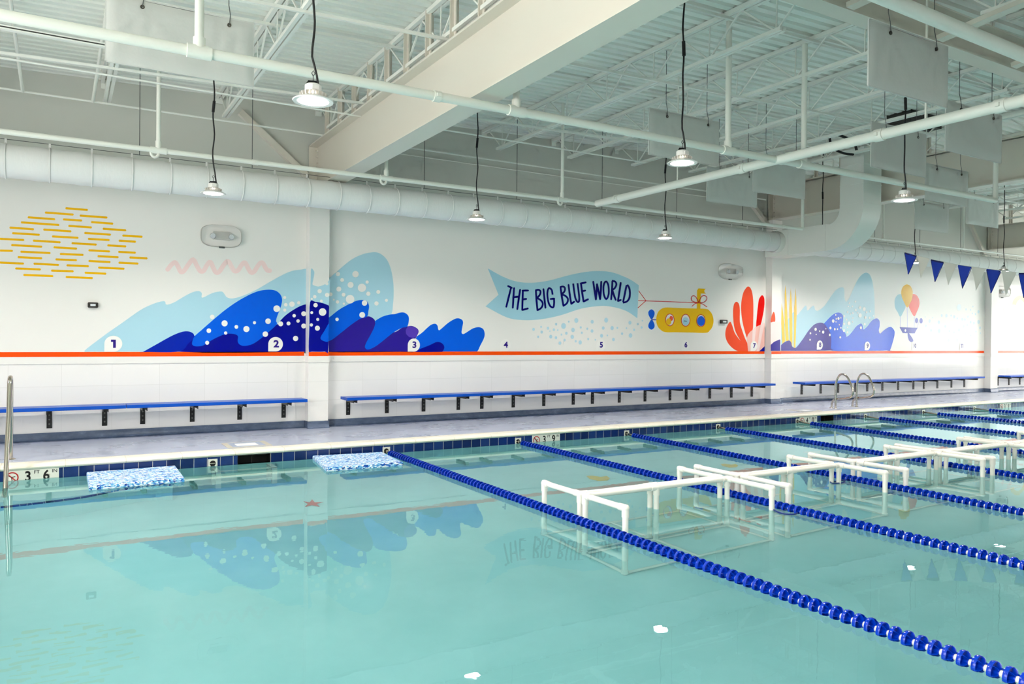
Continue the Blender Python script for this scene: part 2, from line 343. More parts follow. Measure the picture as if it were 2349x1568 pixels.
def joist(x, y0, y1, lab):
    zt = zdeck(x)-0.006; zb = zt-0.46; t = empty('roof_joist', lab, 'joist', (x, y1, zt), JG, kind='structure'); Ly = y0-y1
    MB().box(-0.055, -0.008, Ly, 0, -0.05, 0).box(0.008, 0.055, Ly, 0, -0.05, 0).build('top_chord', 'joist_paint', t)
    MB().box(-0.045, -0.008, Ly+0.55, -0.5, -0.46, -0.42).box(0.008, 0.045, Ly+0.55, -0.5, -0.46, -0.42).build('bottom_chord', 'joist_paint', t)
    b = MB(); k = 7 if y1 > 6 else 10; a = -0.15; st = (Ly+0.3)/k
    for i in range(k):
        ya, yb = a+i*st, a+(i+1)*st; ym = (ya+yb)/2
        b.bar((0, ya, -0.03), (0, ym, -0.44), 0.018); b.bar((0, ym, -0.44), (0, yb, -0.03), 0.018); b.bar((0, ym-0.01, -0.03), (0, ym, -0.44), 0.012)
    b.build('web', 'joist_paint', t)
    if y1 > 6:
        MB().box(-0.05, 0.05, 0, 0.0+0.02, -0.12, 0.0).build('wall_seat', 'joist_paint', t)
for x in JX:
    joist(x, 4.9, YW-0.03, 'open web steel joist with zigzag rods spanning from the mural wall')
    joist(x, YB+0.02, 4.72, 'open web steel joist on the near side of the girder')
# kicker struts from the girder's lower flange to the near joists
for i, x in enumerate((5.0, 6.5, 8.0, 9.5, 11.0)):
    tag(MB().bar((x, 4.66, gz0+0.03), (x, 3.55, zdeck(x)-0.44), 0.12, 0.05).build('kicker_strut', 'beam_paint'), 'short slanting strut between the girder and a near roof joist', 'strut', 'kicker struts under the girder', 'structure')
# joist bridging: thin angles along the wall direction
for (yy, low, lab) in ((9.9, True, 'thin bridging angle tying the lower joist chords nearest the mural wall'), (7.3, True, 'thin bridging angle along the lower joist chords midway to the girder'), (8.8, False, 'thin bridging angle along the upper joist chords'), (6.2, False, 'thin bridging angle along the upper joist chords beside the girder')):
    b = MB(); xs = [XL+0.02, 14.0, XR-0.02]
    for i in range(2):
        off = -0.475 if low else -0.07
        b.bar((xs[i], yy, zdeck(xs[i])+off), (xs[i+1], yy, zdeck(xs[i+1])+off), 0.03, 0.03)
    tag(b.build('bridging_angle', 'joist_paint'), lab, 'bridging', kind='structure')
# diagonal wall braces beside the pilasters
for (a, c, lab) in (((2.30, 4.98), (3.32, 4.13), 'diagonal brace on the upper wall left of the first beam'), ((12.9, 5.05), (13.86, 4.25), 'diagonal brace on the upper wall behind the hanging baffles'), ((22.2, 5.0), (23.1, 4.0), 'diagonal brace on the upper wall at the far right')):
    tag(MB().bar((a[0], YW-0.045, a[1]), (c[0], YW-0.045, c[1]), 0.09, 0.09).build('wall_brace', 'beam_paint'), lab, 'brace', kind='structure')

# ------------------------------------------------------------------ ducts
YDU, ZDU, RDU = 11.03, 3.692, 0.207
def fabric_duct(x0, x1, lab, hoop=0.455, taper=False):
    t = empty('fabric_duct', lab, 'air duct', (x0, YDU, ZDU)); prof = []; x = 0.0; Lx = x1-x0; nn = int(Lx/hoop*6)
    for i in range(nn+1):
        x = Lx*i/nn; ph = (x/hoop) % 1.0; r = RDU-0.006*math.sin(math.pi*ph)+ (0.004 if ph < 0.09 or ph > 0.91 else 0)
        if taper and x < 0.7: r *= 0.97+0.05*math.sin(x*9)
        prof.append((r, x))
    prof = [(0.0, 0.0)]+prof+[(0.0, Lx)]
    MB().lathe(prof, (0, 0, 0), 32, 'x').build('fabric_sleeve', 'duct_fabric', t, 50)
    c = MB(); k = 0; x = 0.12
    MB().tube([(0, 0, RDU+0.055), (Lx, 0, RDU+0.055)], 0.004, 6).build('suspension_cable', 'wire_grey', t)
    while x < Lx-0.05:
        hb = MB().lathe([(RDU+0.003, -0.009), (RDU+0.009, -0.005), (RDU+0.009, 0.005), (RDU+0.003, 0.009)], (x, 0, 0), 32, 'x')
        hb.box(x-0.012, x+0.012, -0.006, 0.006, RDU, RDU+0.062); hb.build('hoop_clip', 'duct_fabric', t, 50); x += hoop
    return t
d1 = fabric_duct(-3.9, 13.05, 'long white fabric air duct above the mural from the left edge to the square duct')
d2 = fabric_duct(13.6, 30.9, 'white fabric air duct continuing right of the square duct, behind the pennants', taper=True)
for x in (0.86, 2.28, 4.9, 6.6, 8.4, 10.2, 12.0):
    MB().tube([(x+3.9, 0, RDU+0.05), (x+3.9, 0, zdeck(x)-0.01-ZDU)], 0.005, 6).build('hanger_wire', 'wire_grey', d1)
for x in (16.4, 18.2, 20.0, 21.8, 23.9):
    MB().tube([(x-13.6, 0, RDU+0.05), (x-13.6, 0, zdeck(x)-0.01-ZDU)], 0.005, 6).build('hanger_wire', 'wire_grey', d2)
# square sheet metal plenum, elbow and riser
px0, px1 = 13.05, 13.6; cy, cz = 9.82, 4.2
outer = [(11.35, 3.40), (cy, 3.40)]+[(cy-0.8*math.sin(a), cz-0.8*math.cos(a)) for a in [math.pi/2*i/12 for i in range(1, 13)]]+[(9.02, 5.30)]
inner = [(11.35, 3.93), (cy, 3.93)]+[(cy-0.295*math.sin(a), cz-0.295*math.cos(a)) for a in [math.pi/2*i/12 for i in range(2, 13)]]+[(9.525, 5.30)]
t = empty('square_duct', 'large grey square air duct with elbow rising to the roof between the two fabric ducts', 'air duct', (px0, cy, 3.4))
poly = outer+inner[::-1]
MB().extrude([(a-cy, z-3.4) for a, z in poly], 'x', 0, px1-px0).build('casing', 'galvanised_paint', t, 30)
for (a, z0, z1) in ((10.75, 3.4, 3.93), (9.85, 3.4, 3.93)):
    MB().box(-0.006, px1-px0+0.006, a-cy-0.006, a-cy+0.006, z0-3.406, z1-3.394).build('seam', 'galvanised_paint', t)
for zz_ in (4.25, 4.62, 5.0): MB().box(-0.007, px1-px0+0.007, 9.013-cy, 9.532-cy, zz_-3.4-0.007, zz_-3.4+0.007).build('seam', 'galvanised_paint', t)
MB().lathe([(RDU+0.012, -0.14), (RDU+0.018, -0.13), (RDU+0.018, 0.0)], (px0+3.9, 0, 0), 32, 'x').build('collar', 'galvanised_paint', d1, 40)

hz = empty('black_hose', 'black flexible hose looping above the top of the square duct riser', 'hose', (13.2, 9.3, 5.3))
MB().tube(spline([tuple(R(at_y(q, 8.85), (13.2, 9.3, 5.3))) for q in [(1903, 316), (1907, 332), (1920, 345), (1938, 352), (1957, 354)]], False, 6), 0.022, 8).build('hose', 'cable_black', hz, 60)
MB().tube(spline([tuple(R(at_y(q, 8.85), (13.2, 9.3, 5.3))) for q in [(1925, 310), (1945, 318), (1960, 330), (1965, 345)]], False, 6), 0.024, 8).build('hose', 'cable_black', hz, 60)
vc = at_z((2097, 288), 5.36); vt = empty('roof_vent', 'dark roof vent hood behind the thick pipe, above the baffle right of the riser', 'roof vent', (vc.x, vc.y, 5.3))
MB().box(-0.45, 0.45, -0.22, 0.22, 0.02, zdeck(vc.x)-5.305).box(-0.3, 0.3, -0.15, 0.15, -0.03, 0.02).build('hood', 'strobe_black', vt)
# ------------------------------------------------------------------ pipes
def tee(b, x, y, z, r, ax='x'):
    if ax == 'x': b.tube([(x-0.09, y, z), (x+0.09, y, z)], r*1.28, 14)
    else: b.tube([(x, y-0.09, z), (x, y+0.09, z)], r*1.28, 14)
def run_pipe(name, lab, y, z, x0, x1, r, risers, loops=(), coup=()):
    t = empty(name, lab, 'pipe', (x0, y, z))
    MB().tube([(0, 0, 0), (x1-x0, 0, 0)], r, 16).build('run', 'pipe_paint', t, 40)
    for x in risers:
        MB().tube([(x-x0, 0, 0.0), (x-x0, 0, zdeck(x)-0.005-z)], r*0.82, 14).build('riser', 'pipe_paint', t, 40)
        b = MB(); tee(b, x-x0, 0, 0, r); b.tube([(x-x0, 0, 0.02), (x-x0, 0, 0.11)], r*1.1, 14); b.build('tee_fitting', 'pipe_paint', t, 40)
    for x in coup:
        b = MB(); b.tube([(x-x0-0.035, 0, 0), (x-x0+0.035, 0, 0)], r*1.22, 14); b.box(x-x0-0.02, x-x0+0.02, -r*1.5, -r*1.15, -0.015, 0.015); b.build('coupling', 'pipe_paint', t, 40)
    for x in loops:
        b = MB(); pts = [(x-x0-0.04+0.04*math.cos(a), 0, -0.04-0.045*math.sin(a)) for a in [math.pi*i/10 for i in range(11)]]
        b.tube([(x-x0, 0, 0)]+pts+[(x-x0-0.08, 0, -0.01)], r*0.55, 10); b.build('drain_loop', 'pipe_paint', t, 40)
    return t
Y1, Y2 = 6.35, 10.0; ZP = 3.815
def rx(px, y): return at_y((px, 400), y).x
t1 = run_pipe('sprinkler_pipe', 'pale pipe run passing before the left grey baffle and under the big beam', Y1, ZP, -3.9, rx(2284, Y1), 0.042, [rx(q, Y1) for q in (455, 1183, 1669, 1843)], (), (rx(1000, Y1), rx(1790, Y1)))
xe = rx(2284, Y1); MB().tube([(xe+3.9, 0, 0), (xe+3.9, 0, zdeck(xe)-ZP-0.005)], 0.036, 14).build('end_riser', 'pipe_paint', t1, 40)
xe = rx(1842, Y2); t2 = run_pipe('sprinkler_pipe', 'pale pipe run in front of and just above the fabric duct', Y2, ZP, -3.9, xe, 0.031, [rx(q, Y2) for q in (363, 886, 1290)], [rx(q, Y2) for q in (363, 886, 1290)], (rx(585, Y2), rx(1797, Y2)))
MB().tube([(xe+3.9, 0, 0), (xe+3.9, 0, zdeck(xe)-ZP-0.005)], 0.031, 12).build('end_riser', 'pipe_paint', t2, 40)
run_pipe('sprinkler_pipe', 'thin pale pipe above the right hand fabric duct', 10.35, 3.88, 14.6, 30.5, 0.022, (15.7, 18.9, 22.0))
XM = 7.5
t = empty('main_pipe', 'thick pale main pipe slanting across to the upper right, over the other pipes', 'pipe', (XM, Y2, ZP))
MB().tube([(0, -0.02, 0), (0, -14.9, 0)], 0.056, 18).build('run', 'pipe_paint', t, 40)
for yy in (9.45, 6.9, 3.78, 5.0):
    b = MB(); b.tube([(0, yy-Y2-0.05, 0), (0, yy-Y2+0.05, 0)], 0.067, 16); b.box(-0.083, -0.062, yy-Y2-0.018, yy-Y2+0.018, -0.018, 0.018); b.build('coupling', 'pipe_paint', t, 40)
for yy in (4.5, 8.1): MB().tube([(0, yy-Y2, 0.04), (0, yy-Y2, zdeck(XM)-ZP-0.005)], 0.011, 8).build('hanger_rod', 'pipe_paint', t)
t = empty('overhead_pipe', 'pale pipe at the top right corner passing before the girder', 'pipe', (3, 3.3, 4.3))
pa, pb = at_y((2040, 0), 3.45), at_y((2349, 128), 3.45)
dr = (pb-pa).normalized(); MB().tube([R(pa-dr*3, (3, 3.3, 4.3)), R(pb+dr*4, (3, 3.3, 4.3))], 0.055, 16).build('run', 'pipe_paint', t, 40)
pm = pa-dr*0.4; MB().tube([R(pm, (3, 3.3, 4.3)), (pm.x-3, pm.y-3.3, zdeck(pm.x)-4.31)], 0.014, 8).build('hanger_rod', 'pipe_paint', t)
# conduits near the mural wall at upper left
for (z, y, x0, x1, r, lab) in ((4.63, 11.3, -3.95, 13.0, 0.014, 'thin conduit running high along the mural wall'), (4.60, 9.95, -3.95, 8.5, 0.012, 'thin conduit strapped under the joists above the left lamp'), (4.70, YW-0.011, 4.0, 13.5, 0.01, 'thin conduit on the upper wall right of the big beam')):
    tag(MB().tube([(x0, y, z), (x1, y, z)], r, 8).build('conduit', 'joist_paint'), lab, 'conduit')
t = empty('strut_channel', 'slotted white strut channel at the upper left with two hanging rods', 'strut channel', (-0.5, 8.9, 4.58))
MB().box(-3.4, 1.6, -0.03, 0.03, -0.02, 0.02).build('channel', 'joist_paint', t)
MB().box(-3.4, 1.6, -0.032, -0.0301, -0.006, 0.006).build('slots', 'strobe_black', t)
for xx in (-0.12, 0.98): MB().tube([(xx, 0, 0), (xx+(0.06 if xx > 0 else -0.1), 0.0, zdeck(xx-0.6)-0.006-4.58)], 0.016, 8).build('rod', 'joist_paint', t)
for (p0, p1, lab) in (((52, 218), (20, -30), 'slanting white brace rod leaning left at the upper left corner'), ((213, 233), (252, -20), 'slanting white brace rod leaning right, left of the grey baffle')):
    a = at_y(p0, 11.3); a.z = 4.63; c = at_z(p1, 5.09); tag(MB().tube([a, c], 0.02, 8).build('brace_rod', 'joist_paint'), lab, 'brace rod')

# ------------------------------------------------------------------ lamps
KL = 0.945; ZL = HC+(3.43-HC)*KL
def make_lamp(x, y, lab, ZL=ZL):
    t = empty('high_bay_lamp', lab, 'ceiling lamp', (x, y, ZL), 'round high bay lamps')
    MB().lathe([(0.0, -0.014), (0.08, -0.012), (0.111, -0.005), (0.115, 0.002)], (0, 0, 0), 40).build('lens', 'lamp_lens', t, 60)
    b = MB().lathe([(0.113, -0.005), (0.144, -0.008), (0.147, -0.001), (0.125, 0.012), (0.085, 0.026), (0.06, 0.04)], (0, 0, 0), 40)
    b.build('reflector_rim', 'lamp_body', t, 50)
    f = MB()
    for k in range(18):
        a = 2*math.pi*k/18; c, s = math.cos(a), math.sin(a); f.bar((0.04*c, 0.04*s, 0.05), (0.092*c, 0.092*s, 0.03), 0.008, 0.045)
    f.build('heat_fins', 'lamp_fin', t)
    b = MB().lathe([(0.0, 0.05), (0.05, 0.05), (0.06, 0.06), (0.06, 0.108), (0.05, 0.118), (0.0, 0.118)], (0, 0, 0), 20); b.box(-0.025, 0.025, -0.066, -0.05, 0.07, 0.1)
    b.build('driver_housing', 'lamp_body', t, 40)
    b = MB().lathe([(0.0, 0.132), (0.028, 0.13), (0.04, 0.118)], (0, 0, 0), 14); b.tube([(-0.045, 0, 0.118), (-0.035, 0, 0.136), (0.02, 0, 0.142), (0.045, 0, 0.12)], 0.008, 6); b.build('cap', 'cable_black', t, 40)
    MB().tube([(0, 0, 0.13), (0, 0, 0.18), (0.012, 0, 0.2), (0.0, 0, 0.22), (-0.012, 0, 0.2), (0, 0, 0.18)], 0.0035, 6).build('hook', 'wire_grey', t)
    top = zdeck(x)-0.005-ZL; pts = []; n = 26; ph = x*1.7+y
    for i in range(n+1):
        u = i/n; z = 0.12+(top-0.12)*u; w = 0.012*(1-0.75*u)
        xx = 0.035*(1-min(u*9, 1))+w*math.sin(ph+u*23)*min(u*9, 1)
        pts.append((xx, 0.006*math.sin(ph*2+u*17), z))
    pts[-1] = (0, 0, top)
    c = MB().tube(pts, 0.0085, 8).build('power_cord', 'cable_black', t, 60)
    i = int(n*0.52); MB().tube([pts[i], pts[i+2]], 0.017, 8).build('inline_fuse', 'cable_black', c, 60)
    la = bpy.data.lights.new('lamp_light', 'AREA'); la.shape = 'DISK'; la.size = 0.23; la.spread = math.radians(150); la.energy = LAMP_W; la.color = (1.0, 0.945, 0.885)
    lo = bpy.data.objects.new('lamp_light', la); COL.objects.link(lo); lo.parent = t; lo.location = (0, 0, -0.02)
    return t
LX = [(1.66+3.82*k)*KL for k in range(-1, 8)]
front = {0: 'large bright round lamp hanging in front of the left grey baffle', 1: 'bright round lamp hanging before the thick slanting pipe', 2: 'round lamp with long cord right of the square duct riser'}
back = {0: 'round lamp hanging over the mural squiggle at the left', 1: 'round lamp hanging before the fabric duct over the wave', 2: 'round lamp hanging low over the flying banner', 3: 'round lamp hidden by the square duct, only its black cord showing', 4: 'round lamp behind the first blue pennant', 5: 'farthest right round lamp, above the last pennants'}
for k, x in enumerate(LX):
    make_lamp(x, 5.85*KL, front.get(k-1, 'round high bay lamp over the middle of the pool'))
    bx = {3: 13.78, 4: 16.89*KL, 5: 20.75*KL}.get(k-1, x)
    make_lamp(bx, 10.47 if k == 4 else 10.35*KL, back.get(k-1, 'round high bay lamp over the far deck'), ZL+(0.2 if k == 4 else 0))
    make_lamp(x, 1.35*KL, 'round high bay lamp over the near side of the pool')

# ------------------------------------------------------------------ acoustic baffles
BF = [('hanging grey baffle at the upper left, largest in view', 0.31, 7.39, 3.95), ('hanging grey baffle at the upper right before the girder', 6.14, 4.21, 3.882), ('hanging grey baffle behind the lamp on the slanting pipe', 6.41, 7.45, 3.965),
      ('hanging grey baffle above the end of the slanting pipe, left one of the pair', 9.48, 9.51, 3.99), ('hanging grey baffle left of the square duct riser', 9.36, 8.39, 3.96), ('hanging grey baffle right of the riser, behind the black lamp cord', 9.09, 6.18, 3.90),
      ('hanging grey baffle behind the slanting pipe at the right edge', 8.92, 5.11, 3.87), ('wrinkled grey baffle behind the thin horizontal pipe', 12.02, 7.20, 3.917), ('grey baffle hanging low at the far right beside the pipe end', 15.95, 8.69, 4.05), ('small looking grey baffle right above the first pennants', 15.14, 9.29, 3.947)]
for i, (lab, x, y, z) in enumerate(BF):
    t = empty('acoustic_baffle', lab, 'baffle', (x, y, z), 'hanging acoustic baffles'); W, Hh = 1.22, 0.585; nx, nz = 26, 12; b = MB()
    gx = (0.28, W-0.22); rr = random.Random(i)
    def dy(u, v):
        d = 0
        for k, q in enumerate(gx):
            a = math.atan2(v-(Hh-0.07), u-q); r = math.hypot(u-q, v-(Hh-0.07)); d += 0.012*math.sin(a*9+k+i)*math.exp(-r/0.28)*min(1, r/0.05)
        return d
    for s in (-1, 1):
        vs = [(W*a/nx, s*(0.022 if 0 < a < nx and 0 < c < nz else 0.006)+(dy(W*a/nx, Hh*c/nz) if 0 < a < nx and 0 < c < nz else 0), Hh*c/nz-(0.012*math.sin(math.pi*a/nx) if c == nz else 0)) for c in range(nz+1) for a in range(nx+1)]
        b.add(vs, [(c*(nx+1)+a, c*(nx+1)+a+1, (c+1)*(nx+1)+a+1, (c+1)*(nx+1)+a) for c in range(nz) for a in range(nx)])
    ring = [(W*a/nx, 0, 0) for a in range(nx+1)]
    for (u0, w0, u1, w1) in ((0, 0, W, 0), (0, 0, 0, Hh), (W, 0, W, Hh), (0, Hh, W, Hh)): b.bar((u0, 0, w0), (u1, 0, w1), 0.014)
    b.build('panel', 'baffle_fabric', t, 60)
    for q in gx:
        zc = Hh-0.07
        MB().lathe([(0.008, 0.028), (0.018, 0.03), (0.018, -0.03), (0.008, -0.028)], (q, 0, zc), 12, 'y').build('grommet', 'grommet', t, 50)
        MB().tube([(q, -0.03, zc), (q+0.012, -0.012, Hh+0.03), (q, 0, Hh+0.12), (q, 0, zdeck(x+q)-0.004-z)], 0.004, 6).build('suspension_wire', 'wire_grey', t)

# ------------------------------------------------------------------ pennant string
XF = 15.4
def lerp(a, b, t): return a+(b-a)*t
key = [(YDU-RDU-0.012, 3.74), (9.662, 3.511), (9.094, 3.316), (8.535, 3.155), (7.992, 3.037), (7.414, 2.922), (6.0, 2.80), (4.6, 2.86), (3.0, 3.1)]
def zs(y):
    for (y0, z0), (y1, z1) in zip(key, key[1:]):
        if y <= y0 and y >= y1: return lerp(z0, z1, (y0-y)/(y0-y1))
    return key[-1][1]
tag(MB().tube([(XF, y, z) for y, z in key]+[(XF, -4.999, 4.3)], 0.0035, 6).build('flag_string', 'cord_wire_white'), 'thin cord carrying the blue and white pennants at the right', 'cord')
fy = [9.662, 9.383, 9.09, 8.824, 8.535, 8.272, 7.992, 7.722, 7.414]
k = 0
nth = ['first blue pennant on the cord, before a lit lamp', 'first white pennant on the cord', 'second blue pennant from the left', 'second white pennant from the left', 'third blue pennant from the left', 'third white pennant from the left', 'fourth blue pennant, left of a small lamp', 'fourth white pennant, next to the right edge', 'blue pennant cut by the right edge of the photo']
pitch = 0.28
for k in range(12):
    y1 = fy[k] if k < 9 else fy[8]-pitch*(k-8); y0 = y1-0.262; blue = k % 2 == 0
    t = empty('pennant', nth[k] if k < 9 else ('blue' if blue else 'white')+' pennant on the cord beyond the right edge of the photo', 'pennant', (XF, y1, zs(y1)-0.0075), 'pool pennants')
    dz = zs(y0)-zs(y1); m = 'flag_blue' if blue else 'flag_white'; tip = (0.0, -0.09, -0.47)
    b = MB(); n = 10; rows = []
    for i in range(n+1):
        u = i/n; a = Vector((0, 0, 0)).lerp(Vector(tip), u); c = Vector((0, -0.262, dz)).lerp(Vector(tip), u); w = 0.01*math.sin(u*5+k)
        rows.append((a+Vector((w, 0, 0)), (a+c)/2+Vector((w*1.8-0.006, 0, 0)), c+Vector((w, 0, 0))))
    vs = [p+Vector((0.0015*s, 0, 0)) for s in (-1, 1) for r in rows for p in r]; o = 3*(n+1); fs = []
    for i in range(n):
        for q in (0, 1): fs += [(3*i+q, 3*i+q+1, 3*i+q+4, 3*i+q+3), (o+3*i+q+3, o+3*i+q+4, o+3*i+q+1, o+3*i+q)]
    b.add(vs, fs).build('cloth', m, t, 60)
    MB().bar((0, 0, -0.012), (0, -0.262, dz-0.012), 0.008, 0.03).build('hem', 'flag_hem' if blue else 'flag_white', t)
    if blue:
        h = MB(); h.bar((0, 0, -0.02), tip, 0.006, 0.008).bar((0, -0.262, dz-0.02), tip, 0.006, 0.008); h.build('edge_binding', 'flag_hem', t)

# ------------------------------------------------------------------ benches
def bench(x0, x1, lab, brs):
    t = empty('wall_bench', lab, 'bench', (x0, 11.6, 0.60), 'blue wall benches'); w = x1-x0-0.008
    b = MB(); b.extrude([(0, 0.006), (0.006, 0), (0.16, 0), (0.166, 0.006), (0.166, 0.04), (0.16, 0.046), (0.006, 0.046), (0, 0.04)], 'x', 0, w)
    b.extrude([(0.174+a, z) for a, z in [(0, 0.006), (0.006, 0), (0.16, 0), (0.166, 0.006), (0.166, 0.04), (0.16, 0.046), (0.006, 0.046), (0, 0.04)]], 'x', 0, w)
    b.build('seat', 'bench_blue', t)
    for x in brs:
        if not (x0 < x < x1): continue
        q = x-x0; f = MB().box(q-0.032, q+0.032, YW-0.012-11.6, YW+0.002-11.6, -0.268, -0.002).box(q-0.032, q+0.032, 0.07, YW+0.001-11.6, -0.014, -0.001)
        f.box(q-0.032, q-0.024, 0.08, YW-11.6, -0.05, -0.002); f.box(q+0.024, q+0.032, 0.08, YW-11.6, -0.05, -0.002)
        br_ = f.build('bracket', 'bracket_black', t)
        s = MB()
        for zb in (-0.21, -0.15, -0.09): s.lathe([(0.0, -0.006), (0.011, -0.006), (0.011, 0.004)], (q, YW-0.012-11.6, zb), 10, 'y')
        s.build('bolts', 'bolt_grey', br_)
BR = [-1.47, -0.81, -0.14, 0.52, 1.0, 1.66, 2.33, 2.99, 4.03, 4.7, 5.37, 6.04, 6.51, 7.17, 7.84, 8.52, 8.98, 9.65, 10.32, 11.0, 11.46, 12.15, 12.81, 13.46, 15.16, 15.85, 16.51, 17.19, 17.67, 18.3, 18.98, 19.66, 20.14, 20.78, 21.46, 22.11, 23.9, 24.52, 25.15]
for x0, x1, lab in ((-1.72, 0.77, 'blue wall bench at the left edge, passing behind the steel grab rail'), (0.77, 3.25, 'blue wall bench between mural number 1 and the first pilaster'), (3.87, 6.28, 'blue wall bench starting right of the first pilaster, under mural number 3'), (6.28, 8.75, 'blue wall bench under mural number 4'), (8.75, 11.22, 'blue wall bench under mural number 5'), (11.22, 13.74, 'blue wall bench under mural numbers 6 and 7, ending at the second pilaster'),
                    (14.72, 17.43, 'blue wall bench under mural number 8, behind the steel ladder rails'), (17.43, 19.9, 'blue wall bench under mural number 9'), (19.9, 22.35, 'blue wall bench under mural number 11, left of the third pilaster'), (23.72, 26.2, 'blue wall bench at the right edge beyond the third pilaster')):
    bench(x0, x1, lab, BR)

# ------------------------------------------------------------------ deck fittings
def grab_path(pts, n=5): return spline(pts, False, n)
t = empty('grab_rail', 'polished steel grab rail at the left edge, leaning from deck into the pool', 'hand rail', (-0.5, 10.45, ZD))
MB().tube([(0, 0, 0), (0, 0, 0.55), (0, -0.005, 0.8)]+[(0, -0.14+0.135*math.cos(a), 0.82+0.13*math.sin(a)) for a in [math.pi*i/9 for i in range(0, 9)]]+[(0, -0.42, 0.5), (0, -1.0, -0.25), (0, -1.12, -0.5), (0, -1.12, -1.21)], 0.024, 14).build('tube', 'stainless', t, 60)
MB().lathe([(0.0, 0.014), (0.03, 0.014), (0.05, 0.006), (0.056, 0.0)], (0, 0, 0.0), 20).build('escutcheon', 'stainless', t, 40)
def figure4(x, lab):
    t = empty('ladder_rail', lab, 'ladder rail', (x, 10.55, ZD), 'curled steel ladder rails')
    p = [(0, -0.05, 0), (0, -0.05, 0.30), (0, -0.055, 0.50), (0, -0.09, 0.64), (0, -0.16, 0.725), (0, -0.245, 0.735), (0, -0.33, 0.68), (0, -0.40, 0.56), (0, -0.455, 0.44), (0, -0.465, 0.37), (0, -0.44, 0.30), (0, -0.38, 0.25), (0, -0.28, 0.225), (0, -0.16, 0.205), (0.035, -0.06, 0.2), (0.05, 0.03, 0.17), (0.05, 0.075, 0.1), (0.05, 0.085, 0)]
    MB().tube(grab_path(p), 0.021, 12).build('tube', 'stainless', t, 60)
    for q in ((0, -0.05), (0.05, 0.085)): MB().lathe([(0.0, 0.012), (0.026, 0.012), (0.042, 0.005), (0.046, 0.0)], (q[0], q[1], 0), 16).build('escutcheon', 'stainless', t, 40)
figure4(14.32, 'left one of the two curled steel ladder rails at the pool edge'); figure4(15.04, 'right one of the two curled steel ladder rails at the pool edge')
for (x0, x1, y0, y1, lab) in ((1.84, 2.40, 10.22, 10.72, 'flush skimmer lid with white sticker in the deck, left of the first pilaster'), (13.0, 13.52, 10.22, 10.7, 'flush skimmer lid with white sticker in the deck left of the ladder rails')):
    t = empty('deck_hatch', lab, 'deck lid', (x0, y0, ZD)); w, d = x1-x0, y1-y0
    MB().box(0, w, 0, 0.05, 0, 0.004).box(0, w, d-0.03, d, 0, 0.004).box(0, 0.07, 0.05, d-0.03, 0, 0.004).box(w-0.07, w, 0.05, d-0.03, 0, 0.004).build('rim', 'lid_rim', t)
    MB().box(0.07, w-0.07, 0.05, d-0.03, 0, 0.003).build('lid', 'lid_grey', t); MB().box(0.14, w-0.15, 0.13, d-0.14, 0.003, 0.0045).build('sticker', 'white_sticker', t)
for i, (x0, x1) in enumerate(SK):
    t = empty('skimmer_mouth', ('dark skimmer opening in the waterline tile, left of the second floating mat', 'dark skimmer opening in the waterline tile beside the 4 FT 0 IN marker')[i], 'skimmer', (x0, YP, -0.05)); w = x1-x0
    MB().box(0, w, 0.21, 0.22, 0, 0.157).box(0, w, 0.02, 0.22, 0.150, 0.157).box(0, w, 0, 0.22, 0, 0.006).box(0, 0.006, 0, 0.22, 0, 0.157).box(w-0.006, w, 0, 0.22, 0, 0.157).build('throat', 'black_void', t)
    MB().box(w*0.45, w*0.46, 0.05, 0.06, 0.006, 0.15).build('divider', 'strobe_black', t)
CUPS = [1.612, 3.881, 6.015, 8.135, 10.256, 12.409, 14.548, 16.634, 18.712]
ROPE_END = {1: (3.93, 1.9), 2: (5.965, 2.8), 3: (7.74, 3.72), 4: None}
cl = ['rope anchor cup in the tile right of the first floating mat, no rope attached', 'rope anchor cup at the wall end of the nearest lane rope', 'rope anchor cup left of the 3 FT 9 IN marker', 'rope anchor cup at the end of the third lane rope from the left', 'rope anchor cup below the second pilaster', 'rope anchor cup left of the 4 FT 0 IN marker', 'rope anchor cup below the curled ladder rails', 'rope anchor cup right of the ladder rails', 'rope anchor cup left of the far 3 FT 9 IN marker']
for x, lab in zip(CUPS, cl):
    t = empty('anchor_cup', lab, 'rope anchor', (x, YP-0.001, 0.03), 'rope anchor cups')
    b = MB(); n = 24; ri, ho = 0.036, 0.055; vs = []; 
    for j in range(n):
        a = 2*math.pi*j/n; c, s = math.cos(a), math.sin(a); q = ho/max(abs(c), abs(s)); vs += [(ri*c, -0.004, ri*s), (q*c, -0.004, q*s), (ri*c, 0.03, ri*s)]
    b.add(vs, [(3*j, 3*j+1, 3*((j+1) % n)+1, 3*((j+1) % n)) for j in range(n)]+[(3*j, 3*((j+1) % n), 3*((j+1) % n)+2, 3*j+2) for j in range(n)]); b.build('plate', 'depth_tile', t)
    MB().lathe([(0.0, -0.003), (0.036, -0.002)], (0, 0, 0), 20, 'y').build('cup', 'black_void', t)
    MB().tube([(-0.036, -0.006, 0), (0.036, -0.006, 0)], 0.006, 8).build('bar', 'stainless', t)
